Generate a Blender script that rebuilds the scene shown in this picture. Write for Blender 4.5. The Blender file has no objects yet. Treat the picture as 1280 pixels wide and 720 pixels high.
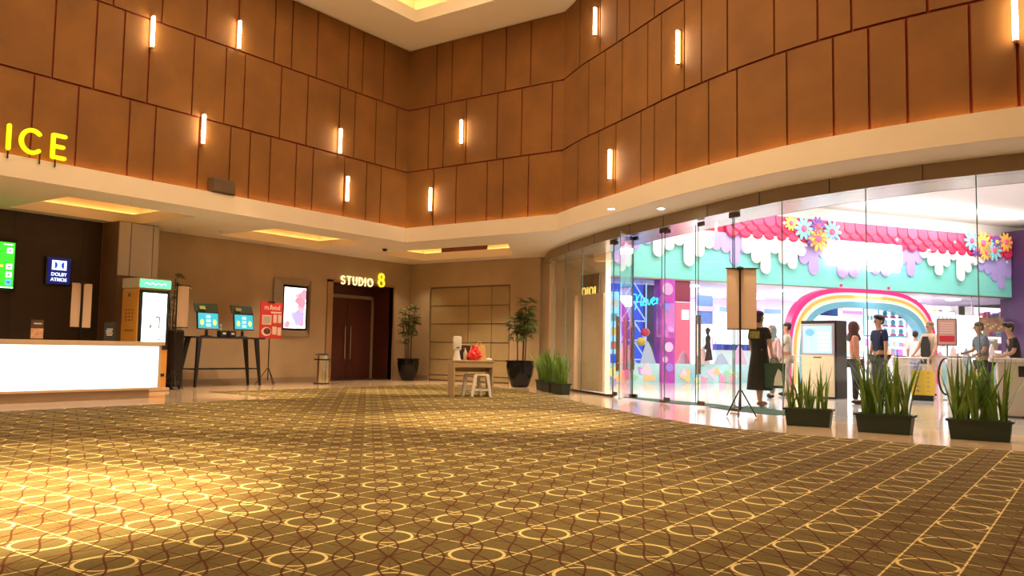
import bpy, bmesh, math, random
from mathutils import Vector, Matrix, Euler
random.seed(7)
PI = math.pi
SC = bpy.context.scene
COL = SC.collection

# ------------------------------------------------------------------ camera
cam_d = bpy.data.cameras.new('camera'); cam = bpy.data.objects.new('camera', cam_d); COL.objects.link(cam)
cam_d.sensor_fit = 'HORIZONTAL'; cam_d.sensor_width = 36.0; cam_d.lens = 36.0 * 1047.8 / 1280.0
cam_d.clip_start = 0.05; cam_d.clip_end = 200
RX = Vector((0.81601206, 0.57777964, 0.01717568)); DN = Vector((-0.02800187, 0.06919182, -0.9972103)); FW = Vector((-0.57735622, 0.81325468, 0.07264027))
cam.matrix_world = Matrix(((RX.x, -DN.x, -FW.x, 0), (RX.y, -DN.y, -FW.y, 0), (RX.z, -DN.z, -FW.z, 1.0), (0, 0, 0, 1)))
SC.camera = cam

# ------------------------------------------------------------------ world, view
w = bpy.data.worlds.new('world'); SC.world = w; w.use_nodes = True
w.node_tree.nodes['Background'].inputs[0].default_value = (1.0, 0.85, 0.7, 1); w.node_tree.nodes['Background'].inputs[1].default_value = 0.05
SC.view_settings.view_transform = 'Standard'; SC.view_settings.look = 'None'
SC.view_settings.gamma = 1.0; SC.view_settings.use_curve_mapping = False
SC.view_settings.exposure = 0.55
SC.cycles.use_denoising = True
SC.cycles.max_bounces = 7; SC.cycles.diffuse_bounces = 4; SC.cycles.glossy_bounces = 3; SC.cycles.transparent_max_bounces = 16
SC.cycles.sample_clamp_indirect = 4.0; SC.cycles.caustics_reflective = False; SC.cycles.caustics_refractive = False

# ------------------------------------------------------------------ lights of the place, with added fills
WARM = (1.0, 0.73, 0.46); AMBER = (1.0, 0.55, 0.17); COOL = (0.93, 0.93, 1.0)
def area(name, loc, sx, sy, power, color, target=None):
    l = bpy.data.lights.new(name, 'AREA'); l.shape = 'RECTANGLE'; l.size = sx; l.size_y = sy; l.energy = power; l.color = color
    o = bpy.data.objects.new(name, l); COL.objects.link(o); o.location = loc
    if target is not None:
        o.rotation_euler = (Vector(target) - Vector(loc)).to_track_quat('-Z', 'Y').to_euler()
    return o
def spot(name, loc, target, power, color, angle=40, blend=0.6, radius=0.06):
    l = bpy.data.lights.new(name, 'SPOT'); l.energy = power; l.color = color; l.spot_size = math.radians(angle); l.spot_blend = blend; l.shadow_soft_size = radius
    o = bpy.data.objects.new(name, l); COL.objects.link(o); o.location = loc
    o.rotation_euler = (Vector(target) - Vector(loc)).to_track_quat('-Z', 'Y').to_euler()
    return o
# ambient fill: broad lamp in the glowing recess, another added towards the front
area('atrium_recess_lamp', (-7.0, 7.5, 9.35), 9, 11, 850, WARM)
area('atrium_front_fill', (-1.0, 1.0, 9.35), 5, 4, 90, WARM)
# downlights aimed on the carpet
for (x, y, p, a) in ((-13.6, 10.7, 3600, 20), (-12.9, 14.0, 3000, 20), (-11.0, 14.6, 1200, 16), (-7.0, 9.7, 5200, 30), (-5.6, 2.4, 12500, 26), (-6.9, 3.6, 4200, 30),
                     (-3.9, 5.0, 1700, 38), (-9.8, 12.0, 1600, 22), (-9.2, 7.2, 1800, 26), (-11.6, 8.4, 1300, 20)):
    spot('carpet_downlight', (x + 0.2, y - 0.1, 8.5), (x, y, 0), p, (1.0, 0.74, 0.42), a, 0.8, 0.12)
# downlights under the low soffit
for (x, y, p) in ((-14.9, 12.9, 250), (-14.3, 18.3, 240), (-16.9, 17.4, 110), (-16.6, 14.0, 200), (-11.5, 16.6, 240), (-16.6, 11.6, 200), (-15.0, 8.6, 120), (-15.0, 5.6, 120), (-15.2, 18.0, 260), (-17.2, 19.0, 60)):
    spot('soffit_downlight', (x, y, 3.55), (x, y, 0), p, WARM, 95, 0.9, 0.05)
for (x, y) in ((-7.27, 13.3), (-6.59, 14.04), (-9.0, 15.6), (-4.6, 12.6), (-2.3, 12.1), (-0.6, 12.0)):
    spot('rim_downlight', (x, y, 3.57), (x, y, 0), 110, WARM, 100, 0.9, 0.05)
# mall and shop behind the glass
area('mall_ceiling_lamp', (-5.5, 20.0, 6.1), 8, 9, 440, (1.0, 0.86, 0.80))
area('mall_ceiling_lamp', (-1.5, 27.0, 6.1), 7, 9, 440, (1.0, 0.88, 0.84))
for (x, y) in ((-9.55, 25.5), (-4.72, 33.1)):
    o = area('shopfront_wash_fill', (x, y, 6.1), 7.5, 0.4, 95, (0.97, 0.97, 1.0)); o.rotation_euler = (0.45, 0, 1.0038)  # wash areas added above the fascia to light the shopfront
area('shop_ceiling_lamp', (-12.6, 29.5, 3.15), 4, 7, 330, COOL)
area('shop_ceiling_lamp', (-8.5, 35.0, 3.15), 4, 8, 500, COOL)

for (x, y) in ((-9.0, 25.4), (-4.2, 33.0)):
    o = area('mall_ceiling_fill', (x, y, 5.62), 7.5, 0.3, 100, (1.0, 0.93, 0.88)); o.rotation_euler = (PI - 0.3, 0, 1.0038)  # unseen uplights added to brighten the mall ceiling
area('partition_fill', (-8.6, 17.9, 3.35), 1.5, 1.0, 170, (1.0, 0.85, 0.68))  # fill area added to brighten the board behind the left panes

# ------------------------------------------------------------------ material helpers
class Nd:
    """tiny expression builder over math nodes"""
    nt = None
    def __init__(s, sock): s.s = sock
    @staticmethod
    def op(o, *a):
        n = Nd.nt.nodes.new('ShaderNodeMath'); n.operation = o
        for i, v in enumerate(a):
            if isinstance(v, Nd): Nd.nt.links.new(v.s, n.inputs[i])
            else: n.inputs[i].default_value = v
        return Nd(n.outputs[0])
    def __add__(a, b): return Nd.op('ADD', a, b)
    def __sub__(a, b): return Nd.op('SUBTRACT', a, b)
    def __mul__(a, b): return Nd.op('MULTIPLY', a, b)
    def __truediv__(a, b): return Nd.op('DIVIDE', a, b)
    def __rsub__(a, b): return Nd.op('SUBTRACT', b, a)
    def __rmul__(a, b): return Nd.op('MULTIPLY', b, a)
    __radd__ = __add__
    def lt(a, b): return Nd.op('LESS_THAN', a, b)
    def f(a, o, *b): return Nd.op(o, a, *b)
MATS = {}
def mat(name, color, rough=0.6, metal=0.0, emit=None, strength=0.0, noise=0.0, scale=8.0, bump=0.0, bscale=60.0, spec=None, coat=0.0, stretch=None):
    if name in MATS: return MATS[name]
    m = bpy.data.materials.new(name); m.use_nodes = True; nt = m.node_tree; b = nt.nodes['Principled BSDF']
    b.inputs['Base Color'].default_value = (*color, 1); b.inputs['Roughness'].default_value = rough; b.inputs['Metallic'].default_value = metal
    if spec is not None: b.inputs['Specular IOR Level'].default_value = spec
    if coat: b.inputs['Coat Weight'].default_value = coat
    if emit is not None:
        b.inputs['Emission Color'].default_value = (*emit, 1); b.inputs['Emission Strength'].default_value = strength
    tc = nt.nodes.new('ShaderNodeTexCoord')
    src = tc.outputs['Object']
    if stretch:
        mp = nt.nodes.new('ShaderNodeMapping'); mp.inputs['Scale'].default_value = stretch; nt.links.new(src, mp.inputs[0]); src = mp.outputs[0]
    if noise > 0:
        n = nt.nodes.new('ShaderNodeTexNoise'); n.inputs['Scale'].default_value = scale; n.inputs['Detail'].default_value = 4
        nt.links.new(src, n.inputs['Vector'])
        r = nt.nodes.new('ShaderNodeValToRGB'); r.color_ramp.elements[0].position = 0.3; r.color_ramp.elements[1].position = 0.7
        r.color_ramp.elements[0].color = (*[c * (1 - noise) for c in color], 1); r.color_ramp.elements[1].color = (*[min(1, c * (1 + noise)) for c in color], 1)
        nt.links.new(n.outputs['Fac'], r.inputs[0]); nt.links.new(r.outputs[0], b.inputs['Base Color'])
    if bump > 0:
        n = nt.nodes.new('ShaderNodeTexNoise'); n.inputs['Scale'].default_value = bscale; nt.links.new(src, n.inputs['Vector'])
        bp = nt.nodes.new('ShaderNodeBump'); bp.inputs['Strength'].default_value = bump; bp.inputs['Distance'].default_value = 0.01
        nt.links.new(n.outputs['Fac'], bp.inputs['Height']); nt.links.new(bp.outputs[0], b.inputs['Normal'])
    MATS[name] = m; return m
def emis(name, color, strength):
    if name in MATS: return MATS[name]
    m = bpy.data.materials.new(name); m.use_nodes = True; b = m.node_tree.nodes['Principled BSDF']
    b.inputs['Base Color'].default_value = (*[c * 0.6 for c in color], 1); b.inputs['Emission Color'].default_value = (*color, 1); b.inputs['Emission Strength'].default_value = strength
    MATS[name] = m; return m
def glass_mat(name, tint=(0.965, 0.985, 0.975)):
    m = bpy.data.materials.new(name); m.use_nodes = True; nt = m.node_tree
    nt.nodes.remove(nt.nodes['Principled BSDF'])
    t = nt.nodes.new('ShaderNodeBsdfTransparent'); t.inputs[0].default_value = (*tint, 1)
    g = nt.nodes.new('ShaderNodeBsdfGlossy'); g.inputs['Roughness'].default_value = 0.01
    Nd.nt = nt; lw = nt.nodes.new('ShaderNodeLayerWeight'); fc = Nd(lw.outputs['Facing']); fres = fc.f('POWER', 5.0) * 0.95 + 0.014
    mx = nt.nodes.new('ShaderNodeMixShader'); nt.links.new(fres.s, mx.inputs[0]); nt.links.new(t.outputs[0], mx.inputs[1]); nt.links.new(g.outputs[0], mx.inputs[2])
    nt.links.new(mx.outputs[0], nt.nodes['Material Output'].inputs[0]); MATS[name] = m; return m

def carpet_material():
    m = bpy.data.materials.new('patterned_carpet'); m.use_nodes = True; nt = m.node_tree; Nd.nt = nt; b = nt.nodes['Principled BSDF']
    tc = nt.nodes.new('ShaderNodeTexCoord'); sp = nt.nodes.new('ShaderNodeSeparateXYZ'); nt.links.new(tc.outputs['Object'], sp.inputs[0])
    X, Y = Nd(sp.outputs[0]), Nd(sp.outputs[1]); T = 0.597
    ux = (X + 2.518) / T + 100.5; vy = (Y - 3.888) / T + 100.5
    u = ux.f('FRACT'); v = vy.f('FRACT')
    du = (u - 0.5).f('ABSOLUTE'); dv = (v - 0.5).f('ABSOLUTE')
    r = (du * du + dv * dv).f('SQRT')
    ring = (r - 0.222).f('ABSOLUTE').lt(0.0135)
    yl = (du - 0.243).f('ABSOLUTE').lt(0.0085).f('MAXIMUM', (dv - 0.243).f('ABSOLUTE').lt(0.0075))
    yellow = ring.f('MAXIMUM', yl)
    dark = (0.5 - du).lt(0.0095).f('MAXIMUM', (0.5 - dv).lt(0.007))
    c2 = (u + v) * 2.0; k = c2.f('ROUND')
    off = (c2 - k).f('ABSOLUTE') * 0.5
    a = (u - v) - k * 0.5
    wave = ((a * PI).f('SINE').f('ABSOLUTE')) * 0.122
    chain = (off - wave).f('ABSOLUTE').lt(0.0135)
    dark = dark.f('MAXIMUM', chain)
    # fine rays from the star nodes at the cell corners
    pu = 0.5 - du; pv = 0.5 - dv
    th = Nd.op('ARCTAN2', pv, pu) / (PI / 2) * 6.0
    dth = (th - th.f('ROUND')).f('ABSOLUTE') * (PI / 12)
    rr = (pu * pu + pv * pv).f('SQRT')
    rays = (dth * rr).lt(0.0035) * rr.lt(0.5)
    nz = nt.nodes.new('ShaderNodeTexNoise'); nz.inputs['Scale'].default_value = 55; nz.inputs['Detail'].default_value = 3; nt.links.new(tc.outputs['Object'], nz.inputs['Vector'])
    nzb = nt.nodes.new('ShaderNodeTexNoise'); nzb.inputs['Scale'].default_value = 1.2; nt.links.new(tc.outputs['Object'], nzb.inputs['Vector'])
    base = nt.nodes.new('ShaderNodeValToRGB'); base.color_ramp.elements[0].color = (0.086, 0.062, 0.020, 1); base.color_ramp.elements[1].color = (0.190, 0.138, 0.047, 1)
    fac = Nd(nz.outputs['Fac']) * 0.6 + Nd(nzb.outputs['Fac']) * 0.4
    nt.links.new(fac.s, base.inputs[0])
    def mix(f, a_s, col, amt=1.0):
        n = nt.nodes.new('ShaderNodeMix'); n.data_type = 'RGBA'
        ff = f * amt if amt != 1.0 else f
        nt.links.new(ff.s, n.inputs['Factor']); nt.links.new(a_s, n.inputs[6]); n.inputs[7].default_value = (*col, 1)
        return n.outputs[2]
    s = mix(rays, base.outputs[0], (0.06, 0.032, 0.012), 0.6)
    s = mix(yellow, s, (0.72, 0.58, 0.25), 0.9)
    s = mix(dark, s, (0.075, 0.018, 0.007), 0.9)
    nt.links.new(s, b.inputs['Base Color']); b.inputs['Roughness'].default_value = 0.95; b.inputs['Specular IOR Level'].default_value = 0.1
    bp = nt.nodes.new('ShaderNodeBump'); bp.inputs['Strength'].default_value = 0.35; bp.inputs['Distance'].default_value = 0.008
    n2 = nt.nodes.new('ShaderNodeTexNoise'); n2.inputs['Scale'].default_value = 160; nt.links.new(tc.outputs['Object'], n2.inputs['Vector']); nt.links.new(n2.outputs['Fac'], bp.inputs['Height']); nt.links.new(bp.outputs[0], b.inputs['Normal'])
    return m

M = dict(
    cream=mat('cream_paint', (0.78, 0.66, 0.50), 0.7, noise=0.02, scale=2),
    soffit=mat('soffit_paint', (0.88, 0.81, 0.69), 0.75),
    wall=mat('beige_wall_fabric', (0.45, 0.335, 0.205), 0.8, noise=0.06, scale=1.5, bump=0.1, bscale=90),
    wall2=mat('pale_beige_panel', (0.56, 0.46, 0.32), 0.7, noise=0.05, scale=2),
    darkwall=mat('dark_brown_cladding', (0.040, 0.024, 0.014), 0.55, noise=0.1, scale=3),
    wood=mat('orange_brown_acoustic_panel', (0.205, 0.080, 0.010), 0.8, noise=0.17, scale=1.3, bump=0.15, bscale=120),
    joint=mat('dark_red_joint', (0.26, 0.022, 0.010), 0.8),
    marble=mat('beige_polished_marble', (0.60, 0.44, 0.29), 0.12, noise=0.08, scale=2.5, spec=0.6),
    mallfloor=mat('pale_polished_mall_floor', (0.66, 0.63, 0.62), 0.10, noise=0.04, scale=1.5, spec=0.6),
    metal=mat('brushed_steel', (0.42, 0.38, 0.33), 0.32, 1.0, noise=0.06, scale=4, stretch=(1, 1, 12)),
    bronze=mat('bronze_lintel_cladding', (0.30, 0.22, 0.14), 0.42, 0.55, noise=0.05, scale=2),
    chrome=mat('polished_chrome', (0.92, 0.86, 0.76), 0.14, 1.0),
    black=mat('black_plastic', (0.012, 0.012, 0.013), 0.4), blackm=mat('black_metal', (0.014, 0.011, 0.012), 0.35, 0.3),
    screen_black=mat('black_gloss_bezel', (0.008, 0.008, 0.01), 0.15),
    darkdoor=mat('dark_red_brown_door_veneer', (0.085, 0.022, 0.014), 0.4, noise=0.15, scale=3, stretch=(1, 1, 0.2)),
    orange=mat('orange_kiosk_panel', (0.80, 0.38, 0.07), 0.5), white=mat('white_plastic', (0.80, 0.77, 0.70), 0.4),
    banner=mat('beige_banner_back', (0.72, 0.54, 0.40), 0.8, noise=0.02, scale=4),
    pot=mat('black_glazed_pot', (0.006, 0.005, 0.006), 0.12, spec=0.35), soil=mat('potting_soil', (0.05, 0.03, 0.02), 0.95, noise=0.4, scale=40, bump=0.6, bscale=50),
    trough=mat('dark_green_plastic_trough', (0.007, 0.022, 0.012), 0.45), leaf=mat('green_grass_blade', (0.13, 0.25, 0.035), 0.5, noise=0.45, scale=3),
    leafp=mat('palm_leaf', (0.085, 0.115, 0.022), 0.55, noise=0.4, scale=5), cane=mat('palm_cane', (0.07, 0.035, 0.02), 0.7, noise=0.3, scale=20),
    deskwood=mat('light_oak_laminate', (0.52, 0.38, 0.22), 0.5, noise=0.08, scale=4, stretch=(1, 1, 8)),
    red=mat('red_plastic_bag', (0.75, 0.02, 0.015), 0.35), paper=mat('kraft_paper', (0.72, 0.48, 0.18), 0.8, noise=0.1, scale=20),
    purple=mat('purple_paint', (0.055, 0.014, 0.075), 0.5), teal=mat('teal_fascia_paint', (0.20, 0.66, 0.60), 0.6), lilac=mat('lilac_drip_paint', (0.42, 0.34, 0.74), 0.5),
    icing=mat('white_drip_paint', (0.90, 0.88, 0.84), 0.5), pink=mat('pink_scale', (0.78, 0.025, 0.11), 0.45), pinkw=mat('pink_window_panel', (0.85, 0.14, 0.24), 0.5),
    glassm=glass_mat('clear_glass'), mat_green=mat('dark_green_entrance_mat', (0.010, 0.07, 0.045), 0.9, bump=0.4, bscale=150),
    brown=mat('brown_recess_panel', (0.20, 0.13, 0.07), 0.6), skin=mat('skin', (0.50, 0.28, 0.18), 0.55), hair=mat('dark_hair', (0.018, 0.012, 0.010), 0.5),
)

# ------------------------------------------------------------------ mesh helpers
class MB:
    def __init__(s): s.v = []; s.f = []
    def add(s, vs, fs):
        o = len(s.v); s.v += [tuple(v) for v in vs]; s.f += [tuple(i + o for i in f) for f in fs]; return s
    def box(s, x0, x1, y0, y1, z0, z1):
        vs = [(x, y, z) for x in (x0, x1) for y in (y0, y1) for z in (z0, z1)]
        return s.add(vs, [(0, 1, 3, 2), (4, 6, 7, 5), (0, 4, 5, 1), (2, 3, 7, 6), (0, 2, 6, 4), (1, 5, 7, 3)])
    def bbox(s, x0, x1, y0, y1, z0, z1, b=0.01):
        """box with its edges bevelled"""
        bm = bmesh.new(); bmesh.ops.create_cube(bm, size=1)
        for v in bm.verts: v.co = Vector(((x0 + x1) / 2 + v.co.x * (x1 - x0), (y0 + y1) / 2 + v.co.y * (y1 - y0), (z0 + z1) / 2 + v.co.z * (z1 - z0)))
        bmesh.ops.bevel(bm, geom=list(bm.edges), offset=b, segments=2, affect='EDGES', profile=0.5)
        bm.verts.index_update(); s.add([tuple(v.co) for v in bm.verts], [tuple(v.index for v in f.verts) for f in bm.faces]); bm.free(); return s
    def prism(s, poly, a, b, axis='y'):
        """poly of 2D points extruded from a to b along the axis"""
        n = len(poly)
        def P(p, t): return (p[0], t, p[1]) if axis == 'y' else ((p[0], p[1], t) if axis == 'z' else (t, p[0], p[1]))
        vs = [P(p, a) for p in poly] + [P(p, b) for p in poly]
        return s.add(vs, [tuple(range(n))[::-1], tuple(range(n, 2 * n))] + [(i, (i + 1) % n, n + (i + 1) % n, n + i) for i in range(n)])
    def tube(s, pts, r, n=8, cap=True, flat=None):
        pts = [Vector(p) for p in pts]; rs = r if isinstance(r, (list, tuple)) else [r] * len(pts)
        vs = []; up = None
        for i, p in enumerate(pts):
            d = (pts[min(i + 1, len(pts) - 1)] - pts[max(i - 1, 0)]).normalized()
            if up is None: up = Vector((0, 0, 1)) if abs(d.z) < 0.9 else Vector((0, 1, 0))
            sd = d.cross(up)
            if sd.length < 1e-6: sd = d.orthogonal()
            sd.normalize(); up = sd.cross(d).normalized()
            for k in range(n):
                a = 2 * PI * k / n; vs.append(p + sd * math.cos(a) * rs[i] + up * math.sin(a) * rs[i] * (flat or 1))
        fs = [(i * n + k, i * n + (k + 1) % n, (i + 1) * n + (k + 1) % n, (i + 1) * n + k) for i in range(len(pts) - 1) for k in range(n)]
        if cap: fs += [tuple(range(n))[::-1], tuple(range((len(pts) - 1) * n, len(pts) * n))]
        return s.add(vs, fs)
    def lathe(s, prof, c=(0, 0, 0), n=24, sx=1, sy=1):
        vs = []
        for (r, z) in prof:
            for k in range(n): a = 2 * PI * k / n; vs.append((c[0] + r * sx * math.cos(a), c[1] + r * sy * math.sin(a), c[2] + z))
        m = len(prof); fs = [(i * n + k, i * n + (k + 1) % n, (i + 1) * n + (k + 1) % n, (i + 1) * n + k) for i in range(m - 1) for k in range(n)]
        fs += [tuple(range(n))[::-1], tuple(range((m - 1) * n, m * n))]
        return s.add(vs, fs)
    def ell(s, c, rx, ry, rz, n=14, m=9):
        prof = [(max(0.001, math.sin(PI * i / m)), -math.cos(PI * i / m)) for i in range(m + 1)]
        vs = []
        for (r, z) in prof:
            for k in range(n): a = 2 * PI * k / n; vs.append((c[0] + rx * r * math.cos(a), c[1] + ry * r * math.sin(a), c[2] + rz * z))
        fs = [(i * n + k, i * n + (k + 1) % n, (i + 1) * n + (k + 1) % n, (i + 1) * n + k) for i in range(m) for k in range(n)]
        return s.add(vs, fs)
    def ribbon(s, path, z0, z1, thick, side=1):
        """vertical wall along a 2D path with a thickness to one side"""
        P = [Vector(p) for p in path]; N = []
        for i in range(len(P)):
            t = (P[min(i + 1, len(P) - 1)] - P[max(i - 1, 0)]).normalized(); N.append(Vector((-t.y, t.x)) * side)
        Q = [P[i] + N[i] * thick for i in range(len(P))]; n = len(P)
        vs = [(p.x, p.y, z0) for p in P] + [(p.x, p.y, z1) for p in P] + [(p.x, p.y, z0) for p in Q] + [(p.x, p.y, z1) for p in Q]
        fs = []
        for i in range(n - 1):
            fs += [(i, i + 1, n + i + 1, n + i), (2 * n + i, 3 * n + i, 3 * n + i + 1, 2 * n + i + 1), (n + i, n + i + 1, 3 * n + i + 1, 3 * n + i), (i, 2 * n + i, 2 * n + i + 1, i + 1)]
        fs += [(0, n, 3 * n, 2 * n), (n - 1, 3 * n - 1, 4 * n - 1, 2 * n - 1)]
        return s.add(vs, fs)
    def mesh(s, name):
        me = bpy.data.meshes.new(name); me.from_pydata(s.v, [], s.f); me.update()
        bm = bmesh.new(); bm.from_mesh(me); bmesh.ops.recalc_face_normals(bm, faces=bm.faces); bm.to_mesh(me); bm.free(); return me
    def build(s, name, material, parent=None, smooth=False, loc=None, rot=None, label=None):
        me = s.mesh(name); me.materials.append(material)
        if smooth:
            me.polygons.foreach_set('use_smooth', [True] * len(me.polygons))
            try: me.set_sharp_from_angle(angle=math.radians(45))
            except Exception: pass
        return inst(name, me, parent, loc, rot, label)
def inst(name, me, parent=None, loc=None, rot=None, label=None):
    o = bpy.data.objects.new(name, me); COL.objects.link(o)
    if parent: o.parent = parent
    if loc is not None: o.location = loc
    if rot is not None: o.rotation_euler = rot
    if label: o['label'] = label
    return o
def thing(name, label, cat, loc=(0, 0, 0), rotz=0, group=None):
    o = bpy.data.objects.new(name, None); COL.objects.link(o); o.empty_display_size = 0.1
    o.location = loc; o.rotation_euler = (0, 0, rotz); o['label'] = label; o['category'] = cat
    if group: o['group'] = group
    if loc in SPK: o.scale = (SPK[loc], 1, 1)
    return o
SPK = {}
def tag(o, label, cat, group=None):
    o['label'] = label; o['category'] = cat
    if group: o['group'] = group
    return o
def struct(o): o['kind'] = 'structure'; return o
def copy_tree(o, parent=None):
    c = o.copy(); COL.objects.link(c)
    if parent: c.parent = parent
    for ch in list(o.children):
        copy_tree(ch, c)
    return c
def flat(splines, z0, z1, name, material, parent=None):
    """horizontal slab whose outline and holes are 2D polygons"""
    cu = bpy.data.curves.new(name, 'CURVE'); cu.dimensions = '2D'; cu.fill_mode = 'BOTH'; cu.extrude = (z1 - z0) / 2
    for poly in splines:
        sp = cu.splines.new('POLY'); sp.points.add(len(poly) - 1); sp.use_cyclic_u = True
        for i, p in enumerate(poly): sp.points[i].co = (p[0], p[1], 0, 1)
    t = bpy.data.objects.new('tmp', cu); COL.objects.link(t)
    me = bpy.data.meshes.new_from_object(t.evaluated_get(bpy.context.evaluated_depsgraph_get())); bpy.data.objects.remove(t)
    me.name = name; me.materials.clear(); me.materials.append(material)
    for v in me.vertices: v.co.z += (z0 + z1) / 2
    o = inst(name, me, parent); return o
def text(body, size, name, material, parent, loc, ext=0.004, rot=(PI / 2, 0, 0), align='CENTER', bold=0.0, sx=1.0):
    cu = bpy.data.curves.new(name, 'FONT'); cu.body = body; cu.size = size; cu.extrude = ext; cu.align_x = align; cu.align_y = 'CENTER'; cu.offset = bold; cu.resolution_u = 3
    t = bpy.data.objects.new('tmp', cu); COL.objects.link(t)
    me = bpy.data.meshes.new_from_object(t.evaluated_get(bpy.context.evaluated_depsgraph_get())); bpy.data.objects.remove(t)
    me.name = name; me.materials.clear(); me.materials.append(material)
    o = inst(name, me, parent, loc, rot); o.scale = (sx, 1, 1); return o
def stroke(paths, wd, y0, y1):
    """rounded stroke letter standing in the xz plane between y0 and y1"""
    mb = MB()
    for P in paths:
        for i in range(len(P) - 1):
            a, b = Vector(P[i]), Vector(P[i + 1]); d = b - a
            if d.length < 1e-6: continue
            n = Vector((-d.y, d.x)).normalized() * wd / 2
            mb.prism([a + n, b + n, b - n, a - n], y0, y1)
        for p in (P if len(P) < 40 else P):
            mb.prism([(p[0] + math.cos(t * PI / 5) * wd / 2, p[1] + math.sin(t * PI / 5) * wd / 2) for t in range(10)], y0 + 0.0004, y1 + 0.0004)
    return mb
def arc(cx, cy, rx, ry, a0, a1, n=14):
    return [(cx + rx * math.cos(math.radians(a0 + (a1 - a0) * i / n)), cy + ry * math.sin(math.radians(a0 + (a1 - a0) * i / n))) for i in range(n + 1)]
LET = {  # strokes in a unit-high box
    'I': ([[(0, 0), (0, 1)]], 0.0), 'C': ([arc(0.45, 0.5, 0.45, 0.5, 48, 312, 18)], 0.8), 'E': ([[(0, 0), (0, 1), (0.52, 1)], [(0, 0.5), (0.45, 0.5)], [(0, 0), (0.52, 0)]], 0.55),
    'S': ([arc(0.28, 0.74, 0.26, 0.26, 30, 270, 12) + arc(0.28, 0.25, 0.28, 0.25, 90, -150, 12)], 0.56), 'T': ([[(0, 1), (0.6, 1)], [(0.3, 1), (0.3, 0)]], 0.6),
    'U': ([[(0, 1), (0, 0.3)] + arc(0.3, 0.3, 0.3, 0.3, 180, 360, 12) + [(0.6, 1)]], 0.6), 'D': ([[(0, 0), (0, 1), (0.2, 1)] + arc(0.2, 0.5, 0.45, 0.5, 90, -90, 14) + [(0, 0)]], 0.65),
    'O': ([arc(0.45, 0.5, 0.45, 0.5, 0, 360, 24)], 0.9), '8': ([arc(0.3, 0.75, 0.25, 0.25, 0, 360, 18), arc(0.3, 0.26, 0.3, 0.26, 0, 360, 18)], 0.6),
}
def letter(ch, h, x, z, wd, y0, y1, material, parent):
    P, adv = LET[ch]; sc = [[(x + p[0] * h, z + p[1] * h) for p in pp] for pp in P]
    stroke(sc, wd, y0, y1).build('letter', material, parent); return adv * h

def catmull(P, n=6):
    P = [Vector(p) for p in P]; Q = [2 * P[0] - P[1]] + P + [2 * P[-1] - P[-2]]; out = []
    for i in range(1, len(Q) - 2):
        a, b, c, d = Q[i - 1:i + 3]
        for k in range(n):
            t = k / n; out.append(0.5 * ((2 * b) + (-a + c) * t + (2 * a - 5 * b + 4 * c - d) * t * t + (-a + 3 * b - 3 * c + d) * t ** 3))
    out.append(P[-1]); return out
class Path:
    def __init__(s, pts):
        s.p = [Vector(p) for p in pts]; s.L = [0]
        for i in range(len(s.p) - 1): s.L.append(s.L[-1] + (s.p[i + 1] - s.p[i]).length)
    def at(s, t):
        for i in range(len(s.L) - 1):
            if t <= s.L[i + 1] or i == len(s.L) - 2:
                k = (t - s.L[i]) / (s.L[i + 1] - s.L[i]); return s.p[i].lerp(s.p[i + 1], k)
    def tan(s, t): return (s.at(min(s.L[-1], t + 0.05)) - s.at(max(0, t - 0.05))).normalized()
    def sub(s, a, b):
        out = [s.at(a)] + [s.p[i] for i in range(len(s.L)) if a + 0.02 < s.L[i] < b - 0.02] + [s.at(b)]; return out
    def offset(s, d):
        out = []
        for i in range(len(s.p)):
            if i == 0: n = s.p[1] - s.p[0]; n = Vector((-n.y, n.x)).normalized()
            elif i == len(s.p) - 1: n = s.p[-1] - s.p[-2]; n = Vector((-n.y, n.x)).normalized()
            else:
                a = (s.p[i] - s.p[i - 1]).normalized(); b = (s.p[i + 1] - s.p[i]).normalized(); na = Vector((-a.y, a.x)); nb = Vector((-b.y, b.x)); n = (na + nb); n = n / max(0.3, n.dot(na))
            out.append(s.p[i] + n * d)
        return Path(out)

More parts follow.
